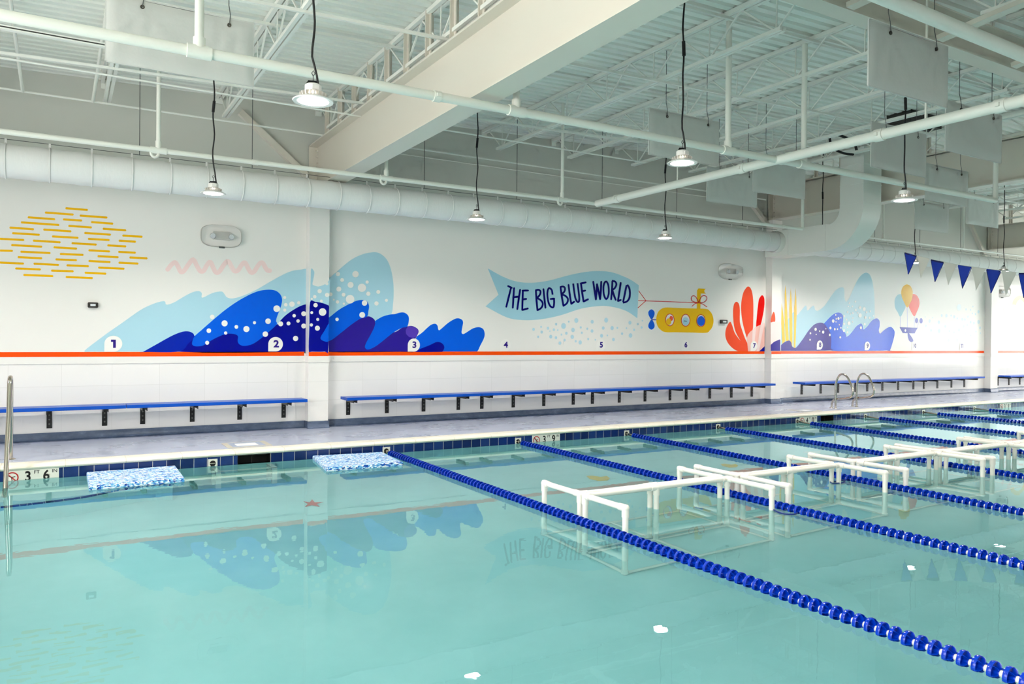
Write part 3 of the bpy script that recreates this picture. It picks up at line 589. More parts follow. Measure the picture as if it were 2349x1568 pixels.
# depth markers
def text_mesh(s, size, bold=0.0):
    cu = bpy.data.curves.new('lettering', 'FONT'); cu.body = s; cu.size = size; cu.offset = bold; cu.align_x = 'CENTER'; cu.align_y = 'CENTER'; cu.resolution_u = 6
    o = bpy.data.objects.new('lettering', cu); COL.objects.link(o); dg = bpy.context.evaluated_depsgraph_get(); dg.update()
    me = bpy.data.meshes.new_from_object(o.evaluated_get(dg)); bpy.data.objects.remove(o); bpy.data.curves.remove(cu); return me
def text_on(s, x, z, size, m, parent, name, bold=0.0, sx=1.0, off=0.0):  # lettering standing in the XZ plane, local
    me = text_mesh(s, size, bold)
    for v in me.vertices: v.co = (x+v.co.x*sx, off, z+v.co.y)
    me.materials.clear(); me.materials.append(MATS[m]); o = bpy.data.objects.new(name, me); COL.objects.link(o); o.parent = parent; return o
def depth_marker(x0, x1, ft, inch, lab):
    t = empty('depth_marker', lab, 'depth marker', (x0, YP-0.003, 0.03)); w = x1-x0; u = w/3
    MB().box(0, w, 0, 0.003, -0.076, 0.076).build('tile', 'depth_tile', t)
    c = (u*0.45, -0.002, 0.0)
    b = MB().lathe([(0.05, 0), (0.062, 0), (0.062, -0.001), (0.05, -0.001)], c, 28, 'y'); b.bar((c[0]-0.04, -0.003, 0.04), (c[0]+0.04, -0.003, -0.04), 0.001, 0.011); b.build('no_diving_ring', 'red', t)
    d = MB().tube([(c[0]-0.03, -0.001, 0.02), (c[0]-0.005, -0.001, 0.005), (c[0]+0.03, -0.001, 0.012)], 0.004, 6).tube([(c[0]-0.005, -0.001, 0.005), (c[0]+0.0, -0.001, -0.03)], 0.004, 6); d.build('diver_figure', 'black', t)
    text_on(ft, u*1.3, 0.0, 0.15, 'black', t, 'numeral', 0.004, 0.85, -0.001); text_on('FT', u*1.78, 0.045, 0.052, 'black', t, 'unit', 0.0006, 1.0, -0.001)
    text_on(inch, u*2.3, 0.0, 0.15, 'black', t, 'numeral', 0.004, 0.85, -0.001); text_on('IN', u*2.76, 0.045, 0.052, 'black', t, 'unit', 0.0006, 1.0, -0.001)
depth_marker(-0.54, -0.02, '3', '6', 'white depth marker reading 3 FT 6 IN with no diving symbol, at the left')
depth_marker(6.27, 6.79, '3', '9', 'white depth marker reading 3 FT 9 IN beside the second lane rope')
depth_marker(12.47, 12.99, '4', '0', 'white depth marker reading 4 FT 0 IN beside the skimmer opening')
depth_marker(19.85, 20.37, '3', '9', 'small far depth marker reading 3 FT 9 IN near the right edge')

# ------------------------------------------------------------------ lane ropes
def float_mesh():
    b = MB(); R0, L0, n = 0.051, 0.05, 20
    b.lathe([(R0-0.006, -0.004), (R0, -0.004), (R0+0.001, 0.008), (R0-0.002, L0/2-0.006), (R0-0.008, L0/2-0.004), (R0-0.006, -0.004)], (0, 0, 0), n, 'y')   # outer band at the far side
    b.lathe([(0.019, -L0/2), (0.019, L0/2-0.002), (0.018, L0/2)], (0, 0, 0), 12, 'y')                # hub
    b.lathe([(0.018, 0.004), (R0-0.006, 0.004), (R0-0.006, 0.008), (0.018, 0.008)], (0, 0, 0), n, 'y')     # disc
    for k in range(6):
        a = 2*math.pi*k/6+0.2; c, s = math.cos(a), math.sin(a); q = (-s, c)
        def pt(r, y, d): return (r*c+d*q[0], y, r*s+d*q[1])
        vs = []
        for d in (-0.0012, 0.0012): vs += [pt(0.017, -L0/2, d), pt(0.034, -L0/2, d), pt(0.045, -L0/2*0.72, d), pt(R0-0.001, -L0/2*0.25, d), pt(R0-0.002, 0.006, d), pt(0.017, 0.006, d)]
        b.add(vs, [(0,1,2,3,4,5), (11,10,9,8,7,6), (0,6,7,1), (1,7,8,2), (2,8,9,3), (3,9,10,4)])
    return b.mesh('float', 'float_blue', 45)
FM = float_mesh()
def proj(p):
    d = Vector(p)-O; w = d.dot(CF); return (1174.5+FPX*d.dot(CR)/w, 784-FPX*d.dot(CU)/w) if w > 0.1 else (1e9, 1e9)
ropes = [(3.881, (3.93, 1.0), 'nearest blue lane rope, running from the second floating mat to the bottom right corner', 9.78), (6.015, (5.93, 1.0), 'second blue lane rope from the left, between the first and second white frames', 9.8), (8.135, (7.62, 1.0), 'third blue lane rope from the left', 9.75), (10.256, (9.56, 1.0), 'fourth blue lane rope, starting below the second pilaster', 9.72),
         (12.409, (11.6, 1.0), 'fifth blue lane rope, starting at the 4 FT 0 IN marker', 9.6), (14.548, (13.9, 1.0), 'sixth blue lane rope, starting below the ladder rails', 9.6), (16.634, (16.1, 1.0), 'seventh blue lane rope, far right', 9.6), (18.712, (18.4, 1.0), 'farthest blue lane rope, right edge', 9.6)]
for (xa, (xb, yb), lab, ys_) in ropes:
    A = Vector((xa, YP-0.01, 0.03)); Bv = Vector((xb, yb, 0.012)); t = empty('lane_rope', lab, 'lane rope', A, 'blue lane ropes'); pit = 0.0727
    S0 = A.lerp(Bv, (A.y-ys_)/(A.y-yb)); S0.z = 0.012; dv = (Bv-S0); Ln = dv.length; dn = dv.normalized(); rot = Vector((0, -1, 0)).rotation_difference(dn)
    MB().tube([(0, 0, 0), S0-A, Bv-A], 0.017, 10).build('core', 'rope_white', t, 60)
    MB().tube([(0, 0, 0), (S0-A)*0.5, (S0-A)*0.98], 0.02, 8).build('end_cable', 'stainless', t, 60)
    cnt = 0; rest = MB(); i = 0
    while i*pit < Ln:
        p = S0+dn*(i*pit+0.03); u = proj(p)
        if -20 < u[0] < 2370 and u[1] < 1590 and cnt < 100 + 0*i:
            o = bpy.data.objects.new('float', FM); COL.objects.link(o); o.parent = t; o.location = p-A; o.rotation_mode = 'QUATERNION'
            from mathutils import Quaternion
            o.rotation_quaternion = rot @ Quaternion((0, 1, 0), random.uniform(0, 0.7)); cnt += 1
        elif u[1] < 2200:
            q = p-A; rest.add([rot @ v.co+q for v in FM.vertices], [tuple(f.vertices) for f in FM.polygons])
        i += 1
    if rest.v:
        o = rest.build('float_string', 'float_blue', t, 45); o['kind'] = 'stuff'

# ------------------------------------------------------------------ white pipe frames standing in the pool
PR = 0.026
def pvc_frame(x0, x1, y0, y1, rail_far, lab):
    zr = 0.205; zb = max(zf(x0), zf(x1))+PR+0.004; t = empty('pvc_frame', lab, 'pool frame', (x0, y0, zb-PR), 'white pvc frames in the pool'); w, d = x1-x0, y1-y0; h = zr-zb+PR; b0 = PR
    def el(p, dirs):                      # elbow or tee fitting at p
        b = MB(); b.lathe([(0.0, -PR*1.25), (PR*0.9, -PR*1.0), (PR*1.3, -PR*0.2), (PR*1.3, PR*0.3), (PR*0.9, PR*1.05), (0.0, PR*1.28)], p, 14)
        for v in dirs: b.tube([p, tuple(a+c*0.075 for a, c in zip(p, v))], PR*1.22, 14)
        b.build('fitting', 'pvc', t, 50)
    yr = d if rail_far else 0.0; yo = 0.0 if rail_far else d; s = 1 if yr < yo else -1
    for x in (0, w):
        for yy in (0, d): MB().tube([(x, yy, b0), (x, yy, h)], PR, 14).build('leg', 'pvc', t, 60)
    MB().tube([(w*0.47, yr, b0), (w*0.47, yr, h)], PR, 14).build('leg', 'pvc', t, 60)
    MB().tube([(0, yr, h), (w, yr, h)], PR, 14).build('long_rail', 'pvc', t, 60)
    for x in (0, w): MB().tube([(x, 0, h), (x, d, h)], PR, 14).build('side_rail', 'pvc', t, 60)
    for z in (b0,):
        for yy in (0, d): MB().tube([(0, yy, z), (w, yy, z)], PR*0.8, 12).build('base_rail', 'pvc', t, 60)
        for x in (0, w*0.47, w): MB().tube([(x, 0, z), (x, d, z)], PR*0.8, 12).build('base_rail', 'pvc', t, 60)
    for k, x in enumerate((0, w)):
        el((x, yo, h), [(0, -s, 0), (0, 0, -1)]); el((x, yr, h), [(0, s, 0), (0, 0, -1), (1 if k == 0 else -1, 0, 0)])
        for yy in (0, d): el((x, yy, b0), [(0, 0, 1)])
    el((w*0.47, yr, h), [(1, 0, 0), (-1, 0, 0), (0, 0, -1)])
ordn = ['nearest', 'second', 'third', 'fourth', 'far right']
for i, (x0, x1) in enumerate(((4.05, 5.83), (6.06, 7.60), (7.97, 9.52), (9.74, 11.26), (11.42, 12.95))):
    wh = ['between the two nearest lane ropes', 'right of the second lane rope', 'right of the third lane rope', 'right of the fourth lane rope', 'at the right edge of the photo'][i]
    pvc_frame(x0, x1, 4.955, 5.52, True, 'white pvc pipe frame '+wh+', half towards the camera')
    pvc_frame(x0, x1-0.02, 5.60, 6.19, False, 'white pvc pipe frame '+wh+', half towards the mural wall')
for (p, lab) in (([(1770, 1166), (1790, 1176), (1812, 1179), (1828, 1177), (1822, 1170), (1800, 1168)], 'loop of blue tie cord floating at the nearest frame'), ([(1925, 1097), (1938, 1105), (1912, 1108), (1905, 1104), (1922, 1103), (1950, 1099), (1985, 1098)], 'loop of blue tie cord floating at the second frame'), ([(2165, 1066), (2200, 1069), (2250, 1076), (2296, 1083), (2330, 1090)], 'blue tie cord stretched along the third frame')):
    tag(MB().tube(spline([tuple(at_z(q, 0.006)) for q in p], False, 5), 0.007, 6).build('tie_cord', 'tie_cord', None, 60), lab, 'cord')

# ------------------------------------------------------------------ floating mats and things below the water
def mat_slab(c4, lab):
    c = Vector((sum(p[0] for p in c4)/4, sum(p[1] for p in c4)/4)); b = MB(); z0, z1, n = -0.035, 0.045, 4
    top = [(p[0]-c.x, p[1]-c.y) for p in c4]
    def inset(k): return [(x*k, y*k) for x, y in top]
    rings = [(inset(0.985), z0), (top, z0+0.008), (top, z1-0.008), (inset(0.985), z1)]
    vs = [(x, y, z) for r, z in rings for x, y in r]; fs = [(4*i+j, 4*i+(j+1) % 4, 4*i+4+(j+1) % 4, 4*i+4+j) for i in range(3) for j in range(4)]+[(3, 2, 1, 0), (12, 13, 14, 15)]
    tag(b.add(vs, fs).build('foam_mat', 'foam', None, None, (c.x, c.y, 0)), lab, 'foam mat', 'floating foam mats')
mat_slab([(0.25, 9.88), (1.18, 9.90), (1.17, 9.02), (0.25, 8.98)], 'blue and white marbled foam mat floating below mural number 1, left one of two')
mat_slab([(2.84, 9.90), (3.76, 9.80), (3.69, 8.89), (2.73, 8.93)], 'blue and white marbled foam mat floating against the nearest lane rope')
def floor_shape(pts, m, lab, name, cat, th=0.006):
    P_ = []
    for q in pts:
        z = -1.1
        for _ in range(4): v = under(q, z); z = zf(v.x)+0.001
        P_.append(v)
    c = sum(P_, Vector())/len(P_); z = min(zf(v.x) for v in P_)+0.02
    b = MB().extrude([(v.x-c.x, v.y-c.y) for v in P_], 'z', 0, th)
    return tag(b.build(name, m, None, None, (c.x, c.y, z)), lab, cat)
floor_shape([(742, 1152), (722, 1153), (716, 1146), (710, 1153), (696, 1150), (706, 1156), (700, 1163), (715, 1159), (733, 1163), (726, 1156)], 'line_red', 'red star shape on the pool floor under the first pilaster reflection', 'star_decal', 'floor decal')
for dx, dy_, lab in ((0, 0, 'yellow fish shape on the pool floor beside the nearest frames'), (300, -29, 'yellow fish shape on the pool floor beyond the second lane rope')):
    k = 1.0 if dx == 0 else 0.75
    floor_shape([(1375+dx+(x-1375)*k, 1097+dy_+(y-1097)*k) for x, y in [(1345, 1092), (1358, 1091), (1378, 1094), (1392, 1092), (1399, 1097), (1394, 1102), (1372, 1103), (1352, 1098)]], 'sun_yellow', lab, 'fish_decal', 'floor decal')
floor_shape([(1842, 1037), (1860, 1034), (1872, 1035), (1882, 1033), (1882, 1040), (1864, 1041)], 'mural_white', 'white fish shape on the pool floor beyond the third lane rope', 'fish_decal', 'floor decal')
t = empty('submerged_rack', 'white submerged step rack against the pool wall below the skimmer opening', 'pool step', (1.62, 9.62, -1.0))
for x in (0, 0.66):
    MB().box(x-0.03, x+0.03, -0.03, 0.03, -0.07, 0.9).build('post', 'pvc', t); MB().box(x-0.03, x+0.03, 0.22, 0.28, -0.07, 0.9).build('post', 'pvc', t); MB().box(x-0.03, x+0.03, -0.03, 0.28, 0.87, 0.91).build('side_rail', 'pvc', t)
for z in (0.88, 0.55, 0.25): MB().box(0, 0.66, -0.02, 0.02, z-0.02, z+0.02).build('rung', 'pvc', t)

# ------------------------------------------------------------------ wall fittings
def emergency_light(px, lab):
    a, c = at_y(px[0], YW), at_y(px[1], YW); x0, x1, z1, z0 = a.x, c.x, a.z, c.z; w, h = x1-x0, z1-z0; cx, cz_ = w/2, h/2
    t = empty('emergency_light', lab, 'emergency light', (x0, YW, z0), 'wall emergency lights'); n = 40
    def ring(k, y):
        out = []
        for j in range(n):
            an = 2*math.pi*j/n; c_, s_ = math.cos(an), math.sin(an); e = 2/3.2
            out.append((cx+k*cx*math.copysign(abs(c_)**e, c_), y, cz_+k*cz_*math.copysign(abs(s_)**e, s_)))
        return out
    lay = [(1.0, -0.002), (1.0, -0.012), (0.96, -0.02), (0.94, -0.09), (0.86, -0.13), (0.7, -0.15), (0.3, -0.158)]
    vs = [v for k, y in lay for v in ring(k, y)]; fs = [(i*n+j, i*n+(j+1) % n, (i+1)*n+(j+1) % n, (i+1)*n+j) for i in range(len(lay)-1) for j in range(n)]+[tuple(range((len(lay)-1)*n, len(lay)*n))]
    MB().add(vs, fs).build('clear_cover', 'clear_cover', t, 50)
    MB().tube(ring(1.0, -0.006)+ring(1.0, -0.006)[:2], 0.006, 8, False).build('rim', 'lamp_fin', t, 60)
    MB().box(cx-0.12, cx+0.12, -0.05, -0.001, cz_-0.05, cz_+0.06).build('housing', 'em_body', t)
    for s in (-1, 1):
        MB().lathe([(0.0, -0.03), (0.035, -0.028), (0.042, 0.0), (0.03, 0.03), (0.0, 0.032)], (cx+s*0.13, -0.085, cz_-0.01), 16, 'y').build('lamp_head', 'em_lens', t, 50)
    MB().box(cx-0.03, cx+0.05, -0.03, -0.002, -0.015, 0.01).build('latch', 'wire_grey', t)
emergency_light(((460, 513), (553, 570)), 'clear domed emergency light on the wall above the pink squiggle')
emergency_light(((1648, 603), (1698, 642)), 'clear domed emergency light on the wall above the orange coral')
emergency_light(((2286, 655), (2310, 683)), 'clear domed emergency light at the right edge behind the pennants')
for (p0, p1, lab) in (((201, 693), (225, 706), 'small dark alarm strobe on the wall left of the pale wave'), ((1651, 733), (1665, 742), 'small dark alarm strobe on the wall between submarine and coral')):
    a, c = at_y(p0, YW), at_y(p1, YW); t = empty('alarm_strobe', lab, 'strobe', (a.x, YW, c.z), 'alarm strobes'); w, h = c.x-a.x, a.z-c.z
    MB().extrude([(0, 0.01), (0.01, 0), (w-0.01, 0), (w, 0.01), (w, h-0.01), (w-0.01, h), (0.01, h), (0, h-0.01)], 'y', -0.05, 0).build('case', 'strobe_black', t); MB().box(w*0.25, w*0.75, -0.062, -0.05, h*0.3, h*0.7).build('lens', 'em_lens', t)

# ------------------------------------------------------------------ mural (flat vinyl graphics on wall and pilaster faces)
class Dec:
    def __init__(s, yplane): s.y = yplane
LAY = 0.0011
def W2(p, y): v = at_y(p, y); return (v.x, v.z)
class Mural:
    def __init__(s, name, lab, cat, group=None):
        s.t = empty(name, lab, cat, (0, YW, 1.363), group); s.first = None; s.org = None
    def _place(s, x):
        if s.org is None: s.org = x; s.t.location.x = x
    def poly(s, name, m, pts, lay, y=YW, smooth=4, closed=True):
        q = [W2(p, y) for p in (spline(pts, True, smooth) if smooth else pts)]; s._place(q[0][0])
        tri = geometry.tessellate_polygon([[Vector((a, c, 0)) for a, c in q]])
        o = MB().add([(a-s.org, y-YW-LAY*lay, c-1.363) for a, c in q], [tuple(f) for f in tri]); s._emit(o, name, m)
    def multi(s, name, m, polys, lay, y=YW):
        o = MB()
        for i, pts in enumerate(polys):
            q = [W2(p, y) for p in pts]; s._place(q[0][0]); tri = geometry.tessellate_polygon([[Vector((a, c, 0)) for a, c in q]])
            o.add([(a-s.org, y-YW-LAY*lay-0.00002*(i % 40), c-1.363) for a, c in q], [tuple(f) for f in tri])
        s._emit(o, name, m)
    def _emit(s, b, name, m):
        me = bpy.data.meshes.new(name); me.from_pydata(b.v, [], b.f); import bmesh
        bm = bmesh.new(); bm.from_mesh(me)
        for f in bm.faces:
            if f.normal.y > 0: f.normal_flip()
        bm.to_mesh(me); bm.free()
        me.materials.append(MATS[m]); o = bpy.data.objects.new(name, me); COL.objects.link(o); o.parent = s.t; return o
def ell(x, y, rx, ry=None, n=20): ry = ry or rx; return [(x+rx*math.cos(2*math.pi*i/n), y+ry*math.sin(2*math.pi*i/n)) for i in range(n)]
def stroke(pts, w, n=5, taper=0.0, smooth=True):     # ribbon outline along a line
    c = spline(pts, False, n) if smooth and len(pts) > 2 else [tuple(p) for p in pts]
    if len(c) == 2: c = [tuple(a+(b_-a)*i/4 for a, b_ in zip(c[0], c[1])) for i in range(5)]
    Lf, Rt = [], []; k = len(c)
    for i, p in enumerate(c):
        a, b_ = c[max(i-1, 0)], c[min(i+1, k-1)]; d = math.hypot(b_[0]-a[0], b_[1]-a[1]) or 1; nx, ny = -(b_[1]-a[1])/d, (b_[0]-a[0])/d
        ww = w/2*(1-taper*abs(2*i/(k-1)-1))
        Lf.append((p[0]+nx*ww, p[1]+ny*ww)); Rt.append((p[0]-nx*ww, p[1]-ny*ww))
    def cap(p, q, r): d = math.hypot(p[0]-q[0], p[1]-q[1]) or 1; return (p[0]+(p[0]-q[0])/d*r, p[1]+(p[1]-q[1])/d*r)
    return [cap(c[0], c[1], w*0.35)]+Lf+[cap(c[-1], c[-2], w*0.35)]+Rt[::-1]
def quads(pts, w, n=5): # a bent ribbon as a strip of quads that share their mitred edges
    c = spline(pts, False, n); e = []; k = len(c)
    for i, p in enumerate(c):
        a, b_ = c[max(i-1, 0)], c[min(i+1, k-1)]; d = math.hypot(b_[0]-a[0], b_[1]-a[1]) or 1; nx, ny = -(b_[1]-a[1])/d*w/2, (b_[0]-a[0])/d*w/2
        e.append(((p[0]+nx, p[1]+ny), (p[0]-nx, p[1]-ny)))
    return [[a[0], b_[0], b_[1], a[1]] for a, b_ in zip(e, e[1:])]
def Z(x0, y0, s, pts): return [(x0+a/s, y0+b_/s) for a, b_ in pts]
# orange line
t = empty('mural_line', 'orange line painted along the bottom of the whole mural', 'mural', (0, YW, 1.298))
for a, c in segs: MB().box(a, c-(0.0 if c > 30 else 0.02), -0.0022, -0.0003, 0, 0.065).build('band', 'orange', t)
for a, c in (P1, P2): MB().box(a+0.001, c-0.001, YF-YW-0.002, YF-YW-0.0003, 0, 0.065).build('band', 'orange', t)
# sun of yellow dashes
S6 = 6.711; D = [(1015,117,1345,143),(700,183,1125,214),(1235,230,1645,260),(435,256,840,286),(978,288,1255,306),(1410,330,1735,354),(330,334,905,374),(1060,388,1405,412),(155,415,515,440),(1590,432,1935,457),(675,445,1090,472),(1305,497,1700,523),(195,500,605,525),(1892,538,2185,555),(808,550,1200,572),(-60,585,365,605),(1362,588,1680,606),(1835,616,2085,632),(515,615,925,640),(1110,655,1480,676),(1660,688,1935,704),(180,684,640,708),(832,718,1178,738),(-80,766,190,772),(1370,764,1685,781),(1828,788,2083,801),(322,785,770,806),(930,819,1277,835),(1510,855,1818,870),(2000,874,2262,888),(280,869,640,887),(862,903,1175,917),(1370,928,1692,945),(1832,954,2122,968),(-60,950,360,968),(525,970,900,989),(1032,995,1360,1009),(1520,1030,1908,1048),(242,1043,620,1058),(795,1076,1125,1087),(1312,1109,1627,1124),(368,1143,812,1160),(1020,1175,1422,1191)]
mu = Mural('mural_sun', 'sun drawn as rows of yellow dashes on the wall at the left', 'mural'); mu.multi('dashes', 'sun_yellow', [stroke(Z(0, 460, S6, [(a, b_), (c, d)]), 4.9) for a, b_, c, d in D], 1)
mu = Mural('mural_squiggle', 'pale pink wavy squiggle on the wall below the first emergency light', 'mural')
mu.multi('squiggle', 'pink', [[p for p in q] for q in quads(Z(0, 440, 2.936, [(1130,522),(1150,495),(1178,474),(1198,500),(1218,538),(1240,530),(1268,490),(1300,455),(1325,495),(1348,532),(1372,530),(1395,490),(1417,472),(1438,515),(1455,542),(1478,535),(1508,490),(1536,466),(1560,505),(1580,533),(1605,525),(1628,490),(1650,476),(1672,515),(1690,542),(1712,535),(1742,490),(1766,476),(1788,510),(1800,527),(1816,530)]), 10.5, 4)], 1)
mu.multi('squiggle_ends', 'pink', [ell(384.5, 617.5, 5.2), ell(618.5, 620.5, 5.2)], 2)
# big wave, left bay + pilaster + second bay
w1 = Mural('mural_wave', 'big painted wave mural in pale and deep blues around numbers 1 to 3', 'mural')
w1.poly('pale_wave', 'pale_blue', [(195,806),(200,798.6),(246,764),(279,741),(322.5,710.6),(350.5,697),(371,690.8),(378.6,691.5),(382,698.5),(399,693.4),(423,679.3),(442,669.8),(456.4,667.5),(462.8,672.3),(464,682.5),(488,671.5),(507.7,668.3),(514,673),(520.3,681.4),(533,684.2),(555.4,678.6),(586,665.2),(621.3,644.9),(649.4,629.5),(670.4,621),(690,618.2),(704.5,618.5),(704.5,650),(703,720),(701,805),(690,806),(500,806),(320,806),(212,806)], 1)
w1.poly('dark_crest', 'navy', [(409,806),(446,770),(520,762),(634,744),(642,736),(656,722),(675,709),(690,701),(702,698),(702.3,705),(700.8,800),(695,806)], 2)
w1.poly('small_crest', 'royal', [(327,806.5),(329,806),(358.2,789.7),(391.4,771.2),(414.3,761.6),(429.6,759.3),(441,762.9),(445.6,769.3),(444,776),(432,787),(410,806)], 3)
w1.poly('bright_crest', 'bright_blue', [(460,758.5),(488,734),(516,710.8),(544,691.2),(572,675.7),(593,667.3),(614,664.1),(631,666),(642.4,674.3),(647,687),(643.8,703.8),(635.3,726.2),(633.2,736),(634.6,743.8),(614.3,762.7),(597.5,776.7),(579.2,788.7),(561,792.9),(549.8,790),(545.1,782.4),(545.8,771),(538.6,766.2),(524.5,764.8),(513.3,767),(493.7,775.3),(474,786.6),(465.3,792.2),(451.3,794.1),(442.4,791.6),(440.5,785.8),(445.6,771.8)], 4)
B1 = [(1245,767,55),(392,1007,50),(585,1065,31),(749,1100,50),(881,996,26),(1103,972,46),(135,1127,38),(410,1165,27),(107,1324,33),(1058,1183,45),(1309,1015,40),(1437,1009,32),(1529,882,28),(1593,968,28),(1553,1254,43),(1685,850,40),(1685,1050,40),(1375,585,25),(1392,703,29),(1493,694,45),(1604,671,28),(1376,791,26),(190,902,38)]
w1.multi('bubbles', 'mural_white', [ell(460+a/7.129, 600+b_/7.129, r/7.129) for a, b_, r in B1], 6)
w1.poly('pale_wave', 'pale_blue', [(713.7,616.4),(719,619.7),(721,626.3),(718.2,642.9),(717,652),(723.2,655.3),(731.4,656.7),(744.7,652),(752,646.5),(757,640),(756.5,660),(754.5,700),(752.5,803),(745,806),(715,806),(708.3,803),(710.5,700),(712.5,640)], 1, YF)
w1.poly('dark_crest', 'navy', [(711,693),(723.2,691.8),(738,694.3),(749.7,698.4),(754.8,702.6),(754.3,720),(752.8,803),(745,806),(715,806),(708.2,803),(709.5,750)], 2, YF)
w1.poly('bright_crest', 'bright_blue', [(754.6,741.5),(744.7,757.3),(736.4,770.5),(735.6,777.2),(741.4,781.3),(752.8,782.8),(753.5,765)], 3, YF)
w1.multi('bubbles', 'mural_white', [ell(690+a/6.032, 560+b_/6.032, r/6.032) for a, b_, r in [(259,648,30),(363,700,30),(192,725,24),(283,785,20),(360,545,22),(203,842,30),(300,937,52),(233,1039,21),(228,1160,35),(150,755,16),(150,945,20),(145,1115,22)]], 5, YF)
w1.poly('pale_wave', 'sky_blue', [(740,655),(758.8,634.6),(772.9,623),(789.5,608),(809.4,593.2),(831,583.2),(849,579),(864,578.6),(877.3,584.9),(889,598),(897.2,619.7),(901.9,646.2),(903,672.7),(901.4,697.6),(898,719),(880,745),(820,760),(740,760)], 1)
w1.poly('violet_crest', 'violet', [(741,806.5),(741,790),(754.7,782),(782.8,762),(806,744),(826,730.8),(841.7,725.5),(850.8,726.6),(859,733),(861,741),(866,756),(902,762),(922,751.5),(934,748.2),(945.3,747.3),(957,753),(960.2,760.6),(956,770.5),(951,782),(948,806.5),(920,806.5)], 2)
w1.multi('violet_tip', 'violet_light', [Z(840, 680, 6.909, [(655,470),(700,470),(780,490),(825,530),(825,560),(805,610),(785,640),(740,652),(680,640),(630,590),(625,530)])], 3)
w1.poly('bright_crest', 'bright_blue', [(740,738),(756.3,726.6),(776.2,710.9),(797.8,698.4),(816,690.1),(829.3,687.7),(840.9,690.1),(846.3,700.9),(845,712.5),(841.7,725.8),(826,730.8),(806,744),(782.8,762.3),(766.3,775.5),(754.7,782),(740,788)], 4)
w1.poly('bright_crest', 'bright_blue', [(860.8,735.7),(877.3,725.8),(895.6,720.8),(905.5,720),(917,716.7),(927,716.7),(935.4,722.5),(937.8,732.4),(934,748.2),(922,751.5),(902.2,762.3),(877.3,782.1),(859,795.4),(844.2,801.2),(837.2,797),(839.2,787.1),(849,768.9),(857.4,752.3),(860.8,740.7)], 4)
w1.poly('bright_crest', 'bright_blue', [(945,807),(950,790),(954.3,775.5),(957,770.5),(967.4,763.2),(979,752.4),(989,744.4),(998.5,742.2),(1003.6,746.6),(1005,753.8),(1007.2,757.1),(1013.7,752.4),(1028.2,740),(1042.6,731.4),(1051.3,729.6),(1059.3,732.8),(1062.2,739.3),(1060,752.4),(1058.8,762.5),(1062.9,765.7),(1071.6,761),(1084.6,753),(1097.6,749.9),(1107.8,753.8),(1111.8,764),(1110,775.5),(1102,791.5),(1094,806),(1080,806.5),(960,806.5)], 1)
w1.poly('small_crest', 'navy', [(950,806.5),(960.9,800.9),(984.7,791.5),(1002,783.9),(1013.7,787),(1019,795.8),(1015,805),(1008,806.5)], 5)
w1.multi('bubbles', 'mural_white', [ell(690+a/6.032, 560+b_/6.032, r/6.032) for a, b_, r in [(512,412,30),(755,413,45),(570,495,27),(687,562,42),(844,602,58),(916,523,23),(524,620,35),(932,684,30),(1070,659,27),(590,697,27),(680,760,60),(506,797,24),(455,767,12),(594,822,16),(880,812,38),(848,977,40),(1045,818,30),(1183,775,21),(500,1038,24),(410,692,27)]], 6)
# banner
bn = Mural('mural_banner', 'pale blue flying banner reading THE BIG BLUE WORLD on the wall', 'mural')
top = [(1119,615.4),(1153,634),(1183.6,645),(1217.7,648.4),(1258.6,643.3),(1306.3,630.7),(1347.1,622.9),(1381.2,621.5),(1408.4,625.6),(1442.5,639.2),(1465.3,653.9)]; bot = [(1461.9,729.5),(1435.7,712.5),(1401.6,702.9),(1374.4,701.6),(1333.5,707.4),(1285.8,722.7),(1245,731.2),(1204,733.9),(1163.2,727.8),(1113.8,702.3)]
bn.poly('ribbon', 'banner_blue', spline(top, False, 5)+spline(bot, False, 5)+[(1143.5, 675.7)], 1, smooth=0)
LT = [[(292,232),(355,262)],[(342,250),(305,400),(268,548)],[(386,260),(376,400),(366,562)],[(477,285),(455,430),(434,582)],[(380,400),(465,390)],[(518,300),(512,450),(508,592)],[(508,302),(600,300)],[(520,432),(572,426)],[(505,592),(596,568)],
      [(712,300),(722,450),(736,598)],[(702,300),(750,290),(780,312),(772,362),(730,412)],[(730,412),(790,450),(815,500),(792,560),(740,592)],[(825,275),(840,420),(856,562)],[(962,362),(948,290),(905,266),(884,335),(894,450),(925,530),(970,553),(984,500),(984,420)],[(928,428),(990,420)],
      [(1080,245),(1100,390),(1126,534)],[(1072,252),(1115,240),(1146,262),(1140,312),(1100,356)],[(1100,356),(1160,385),(1192,430),(1176,490),(1128,526)],[(1200,212),(1220,370),(1242,502)],[(1238,502),(1290,465)],[(1270,195),(1285,310),(1305,420),(1340,474),(1362,440),(1352,320),(1334,190)],[(1386,190),(1405,330),(1426,466)],[(1378,196),(1462,178)],[(1400,312),(1455,300)],[(1424,466),(1496,430)],
      [(1570,165),(1590,300),(1611,438)],[(1611,436),(1620,320),(1626,202)],[(1626,202),(1650,310),(1674,434)],[(1674,434),(1685,300),(1690,165)],[(1760,156),(1726,220),(1728,350),(1765,430),(1802,350),(1796,220),(1762,156)],[(1857,160),(1850,300),(1838,436)],[(1848,155),(1895,165),(1917,205),(1896,260),(1856,292)],[(1856,292),(1880,370),(1908,444)],[(1982,182),(1962,320),(1940,458)],[(1938,458),(1986,440)],
      [(2068,225),(2045,340),(2018,472)],[(2080,212),(2114,280),(2116,390),(2080,460),(2014,482)]]
bn.multi('lettering', 'lettering', [q for s in LT for q in ([stroke(Z(1120, 620, 6.525, s), 4.7, taper=0.12)] if len(s) <= 3 else quads(Z(1120, 620, 6.525, s), 4.3, 4))], 2)
